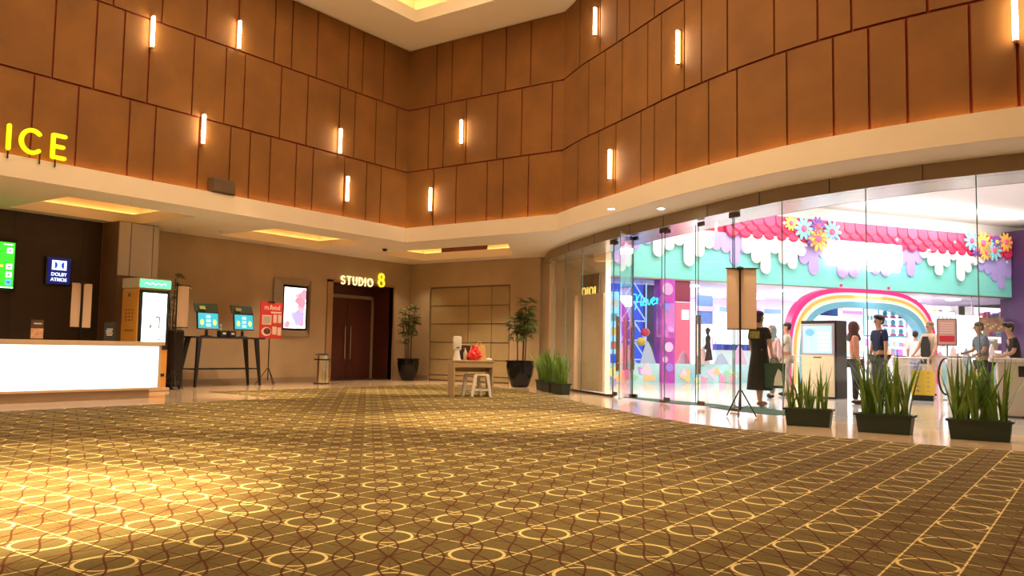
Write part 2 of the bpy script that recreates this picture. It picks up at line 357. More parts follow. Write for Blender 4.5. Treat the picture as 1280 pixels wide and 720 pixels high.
# ================================================================== SETTING
W = Path([(-14.42, -3.0), (-14.42, 15.60)] + catmull([(-9.75, 15.6), (-8.9, 14.98), (-8.16, 14.53), (-7.14, 13.90), (-6.0, 13.18), (-4.92, 12.60), (-4.2, 12.27), (-3.61, 12.04), (-2.95, 11.85), (-2.47, 11.75), (-1.99, 11.68), (-1.27, 11.61), (-.79, 11.59), (1.5, 11.59), (4, 11.59)]))
G = Path(catmull([(-12.65, 19.75), (-11.95, 18.85), (-11.2, 18.15), (-10.32, 17.4), (-8.82, 16.2), (-7.15, 15.11), (-6.23, 14.54), (-5.42, 14.04), (-4.39, 13.46), (-3.8, 13.19), (-2.34, 12.75), (-1.53, 12.64), (-.81, 12.6), (1.5, 12.6), (4, 12.6)]))
CEIL = 8.60
rows = [(3.90, 5.43, [0.3, 1.2, 2.4, 3.3, 4.0, 5.2, 6.1, 7.0, 7.9, 8.6, 9.5, 10.24, 11.18, 11.69, 12.62, 13.34, 13.82, 14.34, 15.04, 15.52, 16.47, 17.19, 17.68, 18.6, 19.51, 20.23, 21.17, 21.64, 22.35, 24.14, 25.05, 25.74, 26.66, 27.13, 27.81, 28.67, 29.32, 30.28, 31.02, 31.52, 32.01, 32.75, 33.26, 34.2, 34.9, 35.8, 36.5, 37.4]),
        (5.43, 7.03, [0.6, 1.5, 2.2, 3.2, 4.3, 5.0, 5.8, 6.9, 7.6, 8.7, 9.78, 10.49, 11.0, 11.5, 12.43, 13.16, 13.62, 14.56, 15.3, 16.26, 16.75, 17.45, 18.18, 18.6, 19.31, 19.79, 20.5, 21.44, 22.14, 22.97, 24.61, 25.29, 25.96, 26.89, 27.35, 28.04, 28.49, 29.11, 30.06, 30.79, 31.29, 32.27, 33.1, 33.8, 34.8, 35.5, 36.6, 37.3]),
        (7.03, 8.60, [0.4, 1.4, 2.3, 2.9, 3.9, 4.8, 5.5, 6.6, 7.3, 8.2, 9.0, 9.9, 10.77, 11.72, 12.67, 13.42, 14.34, 14.81, 15.53, 16.49, 16.96, 17.67, 18.6, 19.52, 20.02, 20.95, 21.66, 22.37, 24.16, 25.07, 25.74, 26.22, 27.11, 28.08, 28.7, 29.7, 30.4, 31.2, 32.2, 32.8, 33.7, 34.6, 35.2, 36.2, 37.0])]
up = {}
Wb = W.offset(0.035)
for nm, a, b in (('wall_left_upper', 0, 18.6), ('wall_back_upper', 18.6, 23.27), ('wall_right_upper', 23.27, W.L[-1])):
    up[nm] = struct(MB().ribbon(Wb.sub(a + (0.035 if a else 0), b + 0.0), 3.88, CEIL, 0.12).build(nm, M['joint']))
for z0, z1, js in rows:
    js = [0.0] + js + [W.L[-1]]
    for a, b in zip(js[:-1], js[1:]):
        mid = (a + b) / 2; par = up['wall_left_upper' if mid < 18.6 else ('wall_back_upper' if mid < 23.27 else 'wall_right_upper')]
        g = 0.018; ga = 0.0 if abs(a - 18.6) < .01 else g; gb = 0.0 if abs(b - 18.6) < .01 else g
        MB().ribbon(W.sub(a + ga, b - gb), z0 + (0 if z0 < 4 else g), z1 - g, 0.034).build('panel', M['wood'], par)
# white band with a light cove behind its top edge
F = W.offset(-0.14)
band = struct(MB().ribbon(F.p, 3.62, 3.98, 0.04).build('trim_1', M['cream'], smooth=True))
Fs = W.offset(-0.055)
strip = MB().ribbon(Fs.p, 3.875, 3.885, 0.02).build('cove_light_strip', emis('cove_led_amber', (1.0, 0.55, 0.17), 24.0)); tag(strip, 'amber light strip hidden in the cove behind the white band under the wood panels', 'light')
fl_ = MB().ribbon(W.offset(-0.12).p, 3.86, 3.872, 0.14).build('cove_floor', M['cream'], band)

# high ceiling with a large light recess
wallpoly = [tuple(p) for p in Wb.p]
hole = [(-13.0, -1.5), (-13.0, 14.25), (-10.4, 14.25)] + [tuple(p) for p in W.offset(-1.6).sub(24.2, 36.0)] + [(2.2, 9.9), (2.2, -1.5)]
ceil = struct(flat([wallpoly + [(4.1, -3.1), (-14.5, -3.1)], hole], CEIL, CEIL + 0.30, 'ceiling', M['soffit']))
def recess(name, poly, grow, z0, z1, material, strip_mat, par, sw=0.04):
    """walls and lid of a ceiling recess, wider than its opening, with a light strip lying on the ledge"""
    P = Path(poly + [poly[0]])
    cx = sum(p[0] for p in poly) / len(poly); cy = sum(p[1] for p in poly) / len(poly)
    def gr(d):
        out = []
        n = len(poly)
        for i in range(n):
            p = Vector(poly[i]); a = (p - Vector(poly[i - 1])).normalized(); b = (Vector(poly[(i + 1) % n]) - p).normalized()
            na = Vector((-a.y, a.x)); nb = Vector((-b.y, b.x)); m = na + nb; m = m / max(0.4, m.dot(na)); 
            out.append(tuple(p + m * d * sg))
        return out
    ar = sum(poly[i - 1][0] * poly[i][1] - poly[i][0] * poly[i - 1][1] for i in range(len(poly))); sg = -1 if ar > 0 else 1
    o = gr(grow); MB().ribbon(o + [o[0]], z0, z1, 0.03, 1 if sg == 1 else -1).build('recess_wall', material, par)
    MB().prism(o, z1, z1 + 0.03, 'z').build('recess_lid', material, par)
    q = gr(grow * 0.86); MB().ribbon(q + [q[0]], z0 + 0.01, z0 + 0.01 + sw, sw, 1).build('light_strip', strip_mat, par)
recess('ceiling_recess', hole, 0.7, CEIL + 0.30, 9.75, M['soffit'], emis('recess_led_amber', (1.0, 0.58, 0.2), 9.0), ceil, 0.08)

# low ceiling around the atrium with three recesses
C1 = [(-17.6, 7.6), (-15.3, 7.6), (-15.3, 10.2), (-17.6, 10.2)]
C2 = [(-17.4, 12.2), (-15.25, 12.2), (-15.25, 15.4), (-17.4, 15.4)]
C3 = [(-16.8, 16.8), (-12.15, 16.9), (-13.5, 19.05), (-16.8, 19.05)]
C4 = [(-17.6, 2.0), (-15.3, 2.0), (-15.3, 4.6), (-17.6, 4.6)]
outer = [tuple(p) for p in W.offset(-0.10).p][::-1] + [(-18.1, -3.0), (-18.1, 19.85), (-12.65, 19.85)] + [tuple(p) for p in G.offset(0.9).sub(0.9, 18.9)] + [(4.1, 13.5)]
low = struct(flat([outer, C1, C2, C3, C4], 3.62, 3.84, 'ceiling_low', M['soffit']))
amb = emis('recess_led_low', (1.0, 0.52, 0.15), 6.0)
for c in (C1, C2, C3, C4): recess('recess', c, 0.38, 3.84, 4.35, M['cream'], amb, low, 0.035)
def vent(loc, rz, wd, hh, label, n=5):
    t = thing('air_vent', label, 'vent', loc, rz, None)
    MB().box(-wd / 2, wd / 2, 0.0, 0.03, 0, hh).build('backing', mat('vent_dark', (0.06, 0.015, 0.015), 0.7), t)
    for i in range(n):
        z = hh * (i + 0.5) / n; MB().box(-wd / 2, wd / 2, -0.02, 0.006, z - 0.012, z + 0.012).build('slat', mat('vent_slat', (0.28, 0.10, 0.07), 0.5), t)
vent((-15.3, 19.08, 3.845), 0, 1.7, 0.24, 'slatted brown air vent inside the ceiling recess over the grid panel wall')
vent((-15.75, 15.36, 3.85), 0, 0.7, 0.2, 'dark air vent at the far end of the ceiling recess before the studio door', 4)
vent((-15.85, 10.16, 3.85), 0, 0.8, 0.2, 'dark air vent at the far end of the ceiling recess over the ticket kiosk', 4)
vent((-11.0, 14.6, 8.93), 0, 2.0, 0.30, 'slatted air vent inside the high ceiling recess of the atrium', 6)

# lower walls
XL = -18.0; YB = 19.75
wl = MB(); wl.box(XL - 0.15, XL, -3, 16.5, 0, 3.62); wl.box(XL - 0.15, XL, 19.0, YB + .1, 0, 3.62); wl.box(XL - 0.15, XL, 16.5, 19.0, 2.83, 3.62)
wl = struct(wl.build('wall_left', M['wall']))
struct(MB().box(XL, XL + 0.02, -3, 9.72, 0, 3.62).build('wall_left_dark_cladding', M['darkwall']))
for y in (0.9, 2.3, 3.7, 5.1, 6.5, 7.9, 9.3): MB().box(XL + 0.02, XL + 0.024, y - .004, y + .004, 0, 3.62).build('joint', M['black'], bpy.data.objects['wall_left_dark_cladding'])
struct(MB().box(XL, XL + 0.02, 10.65, 16.42, 0, 0.14).build('baseboard_left', mat('beige_baseboard', (0.30, 0.22, 0.14), 0.4)))
wb = MB(); wb.box(-18.1, -17.15, YB, YB + .15, 0, 3.62); wb.box(-14.08, -13.05, YB, YB + .15, 0, 3.62); wb.box(-17.15, -14.08, YB, YB + .15, 2.87, 3.62); wb.box(-17.15, -14.08, YB + 0.10, YB + .15, 0, 2.87)
wb.box(-13.05, -12.5, YB + 0.10, YB + 0.25, 0, 3.84)
wb = struct(wb.build('wall_back', M['wall']))
xs = [-17.12, -15.64, -14.76, -14.11]; zs = [0.02, 0.17, 0.65, 1.17, 1.73, 2.28, 2.84]
MB().box(-17.15, -14.08, YB + 0.06, YB + 0.10, 0, 2.87).build('panel_backing', M['brown'], wb)
for i in range(3):
    for j in range(6): MB().box(xs[i] + 0.014, xs[i + 1] - 0.014, YB + 0.03, YB + 0.062, zs[j] + 0.014, zs[j + 1] - 0.014).build('panel', mat('olive_beige_panel', (0.36, 0.27, 0.13), 0.7, noise=0.06, scale=2), wb)
struct(MB().box(-18.0, -17.15, YB - .02, YB, 0, 0.14).build('baseboard_back', mat('beige_baseboard', (0.3, 0.22, 0.14), 0.4)))
struct(MB().box(4.0, 4.15, -3, 12.6, 0, CEIL + .3).build('wall_right', M['wall2']))
struct(MB().box(-18.1, 4.1, -3.15, -3, 0, CEIL + .3).build('wall_front', M['wall2']))

# column beside the counter
col = MB(); col.box(-18.0, -17.34, 9.74, 10.64, 0, 3.62); col = struct(col.build('column', mat('column_brown', (0.17, 0.10, 0.055), 0.6, noise=0.1, scale=2)))
for y0, y1, z0, z1 in ((9.73, 9.98, 2.44, 3.6), (10.0, 10.5, 2.44, 3.6), (10.52, 10.65, 2.44, 3.6), ):
    MB().box(-17.34, -17.30, y0, y1, z0, z1).build('panel', mat('pale_grey_column_panel', (0.56, 0.50, 0.45), 0.5), col)

MB().box(-17.34, -17.31, 9.73, 10.65, 1.25, 2.42).build('lower_panel', MATS['column_brown'], col)
# studio door in its deep portal
po = MB(); po.box(-18.85, -18.0, 16.42, 16.5, 0, 2.9); po.box(-18.85, -18.0, 19.0, 19.08, 0, 2.9); po.box(-18.85, -18.0, 16.5, 19.0, 2.83, 2.9)
po.box(-18.93, -18.85, 16.42, 19.08, 0, 2.9)
po = struct(po.build('door_1', M['darkdoor']))
fr = MB(); fr.box(-18.02, -17.96, 16.30, 16.50, 0, 2.88); fr.box(-18.02, -17.96, 19.0, 19.06, 0, 2.88); fr.box(-18.02, -17.96, 16.30, 19.06, 2.83, 2.89); fr.build('portal_frame', mat('portal_frame_bronze', (0.36, 0.22, 0.11), 0.45), po)
jm = MB(); jm.box(-18.85, -18.79, 16.72, 16.80, 0, 2.56); jm.box(-18.85, -18.79, 18.88, 18.98, 0, 2.56); jm.box(-18.85, -18.79, 16.72, 18.98, 2.46, 2.56); jm.build('door_frame', mat('jamb_beige', (0.30, 0.21, 0.14), 0.5), po)
for y0, y1, hy in ((16.81, 17.85, 17.75), (17.87, 18.87, 17.97)):
    lf = MB().bbox(-18.85, -18.80, y0, y1, 0.01, 2.45, 0.006).build('door_leaf', M['darkdoor'], po)
    MB().tube([(-18.80, hy, 0.62), (-18.74, hy, 0.62), (-18.74, hy, 1.60), (-18.80, hy, 1.60)], 0.018).build('handle', M['chrome'], lf, True)
MB().box(-18.9, -18.0, 16.5, 19.0, 0.0, 0.006).build('threshold', M['metal'], po)

# floors
struct(MB().box(-19, 4.2, -3.2, 19.9, -0.10, -0.012).build('floor', M['marble']))
mf = [tuple(p) for p in G.p] + [(7, 12.6), (7, 44), (-24, 44), (-24, 19.9), (-12.65, 19.9)]
struct(flat([mf], -0.10, 0.0, 'floor_mall', M['mallfloor']))
fringe = [tuple(p) for p in G.p][::-1] + [(-12.65, 19.9), (-19, 19.9), (-19, -3.2), (4.2, -3.2), (4.2, 12.6)]
struct(flat([fringe], -0.012, -0.0008, 'floor_marble', M['marble']))
carpet_poly = [(-12.7, -2.98), (-12.7, 10.4), (-15.35, 10.75), (-15.15, 12.6), (-15.1, 18.0), (-13.4, 18.0), (-12.3, 17.3), (-10.7, 16.1), (-9.57, 15.25), (-8.3, 14.0), (-7.16, 13.0), (-6.01, 12.0), (-4.8, 11.15), (-4.1, 10.85), (-3.16, 10.64), (-2.08, 10.52), (-0.9, 10.5), (3.98, 10.5), (3.98, -2.98)]
cp = flat([carpet_poly], -0.0008, 0.006, 'carpet', carpet_material()); struct(cp)

# wall lights on the wood
LM = emis('warm_white_tube', (1.0, 0.80, 0.52), 26.0)
where = {11.50: 'highest tube light on the left wood wall, first from the office sign', 13.39: 'upper tube light on the left wood wall, second from the office sign', 12.66: 'tube light on the left wood wall above the brown loudspeaker',
         16.24: 'upper of the two close tube lights near the left wall corner', 16.51: 'lower of the two close tube lights near the left wall corner', 20.417: 'upper tube light on the straight back wood wall', 19.485: 'lowest tube light on the back wood wall beside the corner',
         24.99: 'topmost tube light where the wood wall starts to curve', 27.963: 'high tube light on the curved wood wall above the glass doors', 25.657: 'low tube light on the curved wood wall above the downlights', 33.25: 'tube light at the right end of the curved wood wall'}
for s, z0 in ((11.50, 6.50), (13.39, 7.05), (12.66, 4.92), (16.24, 5.45), (16.51, 4.38), (20.417, 5.94), (19.485, 4.37), (24.99, 7.44), (27.963, 5.91), (25.657, 4.34), (33.25, 4.82)):
    p = W.at(s); t = W.tan(s); rz = math.atan2(t.y, t.x)
    o = thing('wall_light', 'slim glowing ' + where[s], 'light', (p.x, p.y, z0), rz, None)
    MB().box(-0.02, 0.02, -0.05, 0.0, -0.02, 0.60).build('mount', mat('brass_mount', (0.6, 0.38, 0.16), 0.35, 0.8), o)
    MB().tube([(0, -0.085, 0.0), (0, -0.085, 0.56)], 0.032, 10).build('tube', LM, o, True)
    MB().box(-0.025, 0.025, -0.115, -0.02, -0.03, -0.005).build('bracket', MATS['brass_mount'], o); MB().box(-0.025, 0.025, -0.115, -0.02, 0.565, 0.59).build('bracket', MATS['brass_mount'], o)

# ICE letters of the wall sign
SY = emis('yellow_sign_face', (1.0, 0.80, 0.0), 0.8); SW = emis('warm_white_sign_face', (1.0, 0.80, 0.38), 1.0); S8 = emis('yellow_numeral_face', (1.0, 0.72, 0.03), 0.85)
t = thing('wall_sign', 'yellow raised letters ICE standing on the white band of the left wall', 'sign', (-14.26, 0, 4.02), PI / 2)
for ch, x in (('I', 6.08), ('C', 6.27), ('E', 6.77)):
    letter(ch, 0.37, x, 0.04, 0.065, -0.05, -0.01, SY, t)
for x in (6.09, 6.58, 6.83): MB().box(x - .008, x + .008, -0.02, 0.0, -0.12, 0.05).build('stand_off', M['blackm'], t)
t = thing('studio_sign', 'glowing STUDIO letters with a large yellow 8 above the dark studio door', 'sign', (-17.99, 0, 2.79), PI / 2)
x = 16.80
for ch in 'STUDIO':
    a = letter(ch, 0.22, x, 0.01, 0.038, -0.05, -0.01, SW, t); x += a + 0.105
letter('8', 0.38, 18.31, 0.04, 0.052, -0.06, -0.01, S8, t)

# small ceiling things
def downlight(x, y, label, z=3.62):
    t = thing('downlight', label, 'light', (x, y, z)); MB().lathe([(0.085, -0.012), (0.085, 0.0)], n=20).build('ring', M['white'], t)
    MB().lathe([(0.06, -0.016), (0.06, -0.011)], n=16).build('lens', emis('downlight_lens', (1, 0.9, 0.7), 20), t)
downlight(-7.4, 13.55, 'small round downlight in the curved soffit, left of the pair'); downlight(-6.59, 13.95, 'small round downlight in the curved soffit over the glass door, right of the pair')
t = thing('dome_camera', 'small white dome camera with a dark lens on the low ceiling near the corner', 'camera', (-15.55, 16.05, 3.62))
MB().lathe([(0.09, -0.03), (0.10, 0)], n=18).build('base', M['white'], t, True); MB().ell((0, 0, -0.04), 0.065, 0.065, 0.06).build('dome', M['screen_black'], t, True)
for x, y, lab in ((-16.75, 11.9, 'white round smoke detector on the low ceiling, nearer to the high table'), (-17.3, 11.2, 'white round smoke detector on the low ceiling, nearer to the column')):
    t = thing('smoke_detector', lab, 'detector', (x, y, 3.62)); MB().lathe([(0.04, -0.05), (0.07, -0.03), (0.08, 0)], n=18).build('body', M['white'], t, True)
t = thing('loudspeaker', 'brown box loudspeaker resting on the white band in front of the wood panels', 'speaker', (-14.31, 10.12, 3.985), PI / 2)
MB().bbox(-0.27, 0.27, -0.07, 0.10, 0.0, 0.29, 0.02).build('cabinet', mat('brown_speaker', (0.10, 0.06, 0.03), 0.6), t); MB().bbox(-0.25, 0.25, -0.082, -0.06, 0.02, 0.27, 0.006).build('grille', mat('brown_grille', (0.13, 0.08, 0.04), 0.8, bump=0.5, bscale=300), t)

# ================================================================== GLASS FRONT
Lf = G.offset(-0.2); Lb = G.offset(0.75)
lt = struct(MB().ribbon(G.offset(-0.2).p, 3.40, 3.62, 0.03).build('trim_2', M['bronze'], smooth=True))
MB().ribbon(G.offset(-0.17).p, 3.40, 3.415, 0.92).build('underside', mat('lintel_underside', (0.62, 0.58, 0.52), 0.25, 0.7), lt)
MB().ribbon(G.offset(0.72).p, 3.40, 3.62, 0.03).build('inner_face', M['bronze'], lt)
for s in (3.01, 4.76, 6.46, 7.73, 9.13, 10.47, 11.8, 13.17, 14.6):
    MB().ribbon(G.offset(-0.206).sub(s - .006, s + .006), 3.40, 3.62, 0.01).build('joint', M['black'], lt)
def pane(a, b, z0=0.012, z1=3.40, name='pane', parent=None, **k):
    return MB().ribbon(G.sub(a + .004, b - .004), z0, z1, 0.012).build(name, M['glassm'], parent)
gw = thing('glass_wall', 'curved frameless glass wall of tall panes under the bronze lintel', 'glass wall', (0, 0, 0))
for a, b in ((0.80, 2.11), (2.11, 3.42), (3.42, 4.37), (4.37, 5.32), (9.54, 10.68), (10.68, 12.13), (12.13, 13.61), (13.61, 15.1), (15.1, 16.6), (16.6, 18.9)):
    pane(a, b, parent=gw)
edge = mat('green_glass_edge', (0.10, 0.22, 0.19), 0.2)
for s in (2.11, 3.42, 5.32, 9.54, 10.68, 12.13, 13.61, 15.1):
    p = G.at(s); MB().box(p.x - .007, p.x + .007, p.y - .007, p.y + .007, 0.012, 3.40).build('silicone_joint', edge, gw)
p = G.at(0.77); MB().box(p.x - .05, p.x + .04, p.y - .05, p.y + .05, 0, 3.45).build('mullion', mat('pale_mullion', (0.62, 0.52, 0.38), 0.4), gw)
sk = MB().ribbon(G.offset(-0.02).sub(0.9, 5.3), 0, 0.05, 0.05).build('floor_channel', M['blackm'], gw)
def patch(s, z, wd=0.2, hh=0.07, parent=None):
    p = G.at(s); t = G.tan(s); return MB().bbox(-wd / 2, wd / 2, -0.025, 0.03, 0, hh, .004).build('patch_fitting', mat('dark_patch_steel', (0.14, 0.11, 0.09), 0.35, 0.8), parent, loc=(p.x, p.y, z), rot=(0, 0, math.atan2(t.y, t.x)))
def handle(x, parent, yo=-0.07):
    MB().tube([(x - .055, yo, 0.60), (x + .055, yo, 0.60), (x + .055, yo, 1.66), (x - .055, yo, 1.66), (x - .055, yo, 0.60)], 0.022, 6).build('handle', mat('brushed_dark_handle', (0.34, 0.28, 0.22), 0.3, 0.9), parent)
    for z in (0.75, 1.5): MB().tube([(x + .055, yo, z), (x + .055, 0.02, z)], 0.010, 6).build('handle_mount', M['metal'], parent)
def glass_door(s, ang, wd, label, hx, num):
    p = G.at(s); t = G.tan(s); o = thing('glass_door', label, 'door', (p.x, p.y, 0.012), math.atan2(t.y, t.x) + ang)
    MB().box(0.0, wd, -0.006, 0.006, 0.05, 3.33).build('pane', M['glassm'], o)
    MB().box(0.0, 0.012, -0.0065, 0.0065, 0.05, 3.33).build('edge', edge, o); MB().box(wd - .012, wd, -0.0065, 0.0065, 0.05, 3.33).build('edge', edge, o)
    st = MATS.get('dark_patch_steel') or mat('dark_patch_steel', (0.14, 0.11, 0.09), 0.35, 0.8)
    for z in (0.03, 3.29): MB().bbox(0.0, 0.18, -0.02, 0.02, z, z + .08, .004).build('patch_fitting', st, o)
    if hx: handle(hx, o)
glass_door(5.34, 0.0, 0.82, 'leftmost closed leaf of the frameless glass entrance beside the cream partition', 0.70, 1)
glass_door(6.18, -0.72, 1.25, 'glass entrance leaf swung open towards the carpet', 1.10, 2)
glass_door(6.20, 0.0, 1.12, 'second closed leaf of the frameless glass entrance', 0.10, 3)
HND = 0
glass_door(7.40, 0.0, 1.05, 'third leaf of the frameless glass entrance, plain and without a handle', 0, 4)
glass_door(8.50, 0.0, 1.02, 'rightmost leaf of the glass entrance, its loop handle left of the banner stand', 0.10, 5)
for s in (5.3, 7.36, 9.54): patch(s, 3.33, 0.24, 0.07, gw)
for s in (5.3, 7.36, 9.54): patch(s, 0.012, 0.2, 0.05, gw)

# ================================================================== MALL
S0 = Vector((-11.1, 25.3)); SU = Vector((0.537, 0.8436)).normalized(); SN = Vector((SU.y, -SU.x)); SR = math.atan2(SU.y, SU.x)
def sp(s, off=0.0, z=0.0):
    """point on the shopfront: s metres along it, off metres in front of it"""
    p = S0 + SU * s + SN * off; return (p.x, p.y, z)
def spv(s, off=0.0, z=0.0):
    """point off metres behind the shopfront on the line of sight through s on it"""
    P = S0 + SU * s; k = (S0.dot(SN) + off) / P.dot(SN); l = (P.x * k, P.y * k, z if z == 0 else 1 + (z - 1) * k); SPK[l] = k; return l
struct(flat([[(-24, 19.9), (-13.3, 19.9), (-12.1, 19.6), (-10.5, 18.6)] + [tuple(p) for p in G.offset(0.9).sub(5.2, 18.9)] + [(7, 13.5), (7, 44), (-24, 44)]], 6.20, 6.35, 'ceiling_mall', mat('mall_ceiling_white', (0.80, 0.74, 0.70), 0.7)))
struct(MB().ribbon(G.offset(0.80).sub(4.6, 18.9), 3.62, 6.2, 0.1).build('wall_mall_front', M['cream']))
struct(MB().ribbon([(-13.0, 19.95), (-12.2, 19.55), (-10.25, 18.5)], 0, 6.2, 0.15).build('wall_mall_left', M['cream']))
struct(MB().box(5.0, 5.15, 12.8, 44, 0, 6.2).build('wall_mall_right', M['cream']))
# cream partition board behind the left panes, with the brown recess and ring sign above it
MB().ribbon([(-10.62, 17.62), (-9.4, 16.86)], 0.06, 2.33, 0.05).build('board', M['banner'], None)
pb = bpy.data.objects['board']; pb.name = 'partition_board'; tag(pb, 'tall cream partition board standing just behind the left glass panes', 'board')
t = thing('ring_sign', 'gold ring-shaped letters low in a brown recess above the cream partition board', 'sign', (-11.23, 19.0, 2.2), math.atan2(-1.05, 1.95))
MB().box(0.0, 0.88, -0.03, -0.0, 0.0, 0.76).build('recess_panel', M['brown'], t)
g = emis('gold_letter_face', (0.95, 0.62, 0.12), 0.9)
x = 0.08
for ch in 'OIOI':
    a = letter(ch, 0.2, x, 0.22, 0.032, -0.06, -0.03, g, t); x += a + 0.09
# entrance mats
for poly, lab in (([(-8.6, 16.35), (-8.25, 16.45), (-6.2, 15.6), (-5.6, 15.1), (-6.7, 15.05), (-7.9, 15.8)], 'dark green entrance mat on the mall floor behind the left glass doors'),
                  ([(-6.0, 14.75), (-5.4, 15.5), (-4.0, 14.2), (-4.5, 13.75), (-5.3, 14.15)], 'dark green entrance mat behind the banner stand and the walking woman')):
    tag(flat([poly], 0.001, 0.008, 'entrance_mat', M['mat_green']), lab, 'mat')

# ------------------------------------------------------------------ shopfront (local x along the front, -y towards us)
sf = thing('shopfront', 'teal shopfront fascia with pink scales, white and lilac dripping icing and paper flowers', 'shopfront', sp(0), SR)
MB().box(-6, 15.1, 0.0, 0.35, 3.34, 5.50).build('fascia_board', M['teal'], sf)
MB().box(-6, 15.1, -0.02, 0.37, 3.30, 3.345).build('lower_trim', M['metal'], sf)
struct(MB().box(-5.5, 24, 0.36, 0.5, 3.50, 6.2).build('wall_over_shop', mat('pinkish_white_wall', (0.82, 0.72, 0.68), 0.7), None, loc=sp(0), rot=(0, 0, SR)))
def drip_mesh(wd, ln, nm):
    return MB().prism([(-wd / 2, 0)] + [(wd / 2 * math.cos(a), -ln + wd / 2 + wd / 2 * math.sin(a)) for a in [PI + PI * i / 8 for i in range(9)]] + [(wd / 2, 0)], -0.05, 0.0).mesh(nm)
def drips(x0, x1, ztips, material, depth=0.0):
    n = len(ztips); wd = (x1 - x0) / n
    for i, z in enumerate(ztips):
        me = drip_mesh(wd * 1.04, 4.98 - z, 'drip'); me.materials.append(material); inst('drip', me, sf, (x0 + wd * (i + .5), -0.002 - depth - 0.004 * (i % 2), 4.98))
drips(-5.6, -1.2, [3.9, 4.3, 4.1, 4.4, 3.9, 4.2, 3.7, 4.2, 4.4], M['lilac'])
drips(1.0, 2.5, [4.37, 4.3, 3.9, 4.32], M['lilac'])
drips(4.2, 6.3, [4.3, 4.1, 3.75, 4.35, 4.4], M['lilac']); drips(6.3, 9.3, [3.7, 3.75, 4.3, 3.9, 3.85, 4.3], M['lilac'])
drips(9.2, 10.35, [4.35, 3.92, 4.4], M['lilac']); drips(13.2, 15.05, [4.3, 4.2, 3.95, 3.65, 4.1], M['lilac'])
drips(-1.25, 1.05, [4.02, 4.25, 4.42, 3.78, 4.1, 4.4], M['icing'], 0.06)
drips(2.2, 4.85, [4.32, 4.02, 3.68, 4.38, 4.05, 3.9, 4.36], M['icing'], 0.06)
drips(10.2, 13.55, [4.62, 4.35, 4.02, 4.35, 4.62, 3.86, 4.2, 4.5, 4.6], M['icing'], 0.06)
drips(-3.2, -2.4, [4.1, 4.3], M['icing'], 0.06)
# overlapping pink scales in three rows
pr_ = [(0.265 * math.cos(a), 0.245 * math.sin(a)) for a in [PI + PI * i / 10 for i in range(11)]]
def scale_mesh(face):
    mb = MB(); mb.prism([(-0.265, 0.2)] + pr_ + [(0.265, 0.2)], -0.03, 0.0); k_ = len(mb.f)
    mb.prism([(x * .88, z * .88 + .022) for x, z in [(-0.265, 0.2)] + pr_ + [(0.265, 0.2)]], -0.05, -0.028); m_ = mb.mesh('scale')
    m_.materials.append(mat('shadow_pink_scale', (0.52, 0.010, 0.06), 0.5)); m_.materials.append(face)  # darker rim colour stands in for the shadow along each scale's edge
    for i, f_ in enumerate(m_.polygons): f_.material_index = 1 if i >= k_ else 0
    return m_
scm = scale_mesh(M['pink']); scd = scale_mesh(mat('rose_pink_scale', (0.70, 0.02, 0.10), 0.45)); scl = scale_mesh(mat('light_pink_scale', (0.85, 0.05, 0.15), 0.45))
for r in range(3):
    z = 5.07 + 0.205 * r; k = 0; x = -5.7 + (0.25 if r % 2 else 0)
    while x < 15.0:
        if x > 1.6 or x < -3.3: inst('scale', (scm, scd, scl)[(k * 7 + r * 3 + k // 3) % 3], sf, (x, -0.07 - 0.012 * r, z), (-0.12, 0, 0))
        x += 0.5; k += 1
MB().box(-5.9, 15.05, -0.02, 0.0, 4.95, 5.52).build('scale_backing', MATS['shadow_pink_scale'], sf)
def flower(x, z, R, col, ctr):
    f = MB()
    for i in range(10):
        a = 2 * PI * i / 10; d = Vector((math.cos(a), math.sin(a))); n = Vector((-d.y, d.x))
        f.prism([d * R * .25 - n * R * .07, d * R * .6 - n * R * .16, d * R * .95 - n * R * .09, d * R, d * R * .95 + n * R * .09, d * R * .6 + n * R * .16, d * R * .25 + n * R * .07], -0.20, -0.17)
    o = f.build('flower', mat('petal_' + col[0], col[1], 0.5), sf, loc=(x, -0.0, z)); MB().lathe([(R * .30, 0), (R * .22, .05)], n=14).build('flower_centre', mat('petal_' + ctr[0], ctr[1], 0.5), o, loc=(0, -0.20, 0), rot=(PI / 2, 0, 0))
OR = ('orange', (0.95, 0.50, 0.10)); TE = ('aqua', (0.25, 0.62, 0.66)); PU = ('violet', (0.22, 0.08, 0.40)); PK = ('rose', (0.85, 0.12, 0.25))
for x, z, R, c, d in ((4.15, 5.47, .28, OR, PK), (4.7, 5.32, .42, TE, PK), (5.05, 4.95, .26, PU, OR), (5.32, 5.45, .34, PU, PK), (5.35, 5.0, .46, OR, PK), (5.95, 5.28, .42, TE, PK), (6.1, 4.95, .2, PU, PK),
                      (12.75, 5.42, .40, TE, PK), (13.0, 5.08, .28, PU, PK), (13.35, 5.36, .46, OR, PK), (13.5, 5.0, .3, OR, PK), (13.95, 5.13, .44, TE, PK), (14.1, 5.45, .28, PU, OR), (14.6, 5.48, .38, OR, PK)):
    flower(x, z, R, c, d)
for i in range(9): MB().ell((0, 0, 0), .07, .03, .07, 10, 6).build('bauble', mat('silver_bauble', (.6, .5, .6), .3, .6), sf, loc=((3.9, 4.8, 6.0, 7.6, 9.0, 10.6, 11.9, 12.8, 14.7)[i], -.16, (5.45, 4.72, 4.8, 4.3, 5.2, 4.9, 5.3, 4.55, 4.7)[i]))
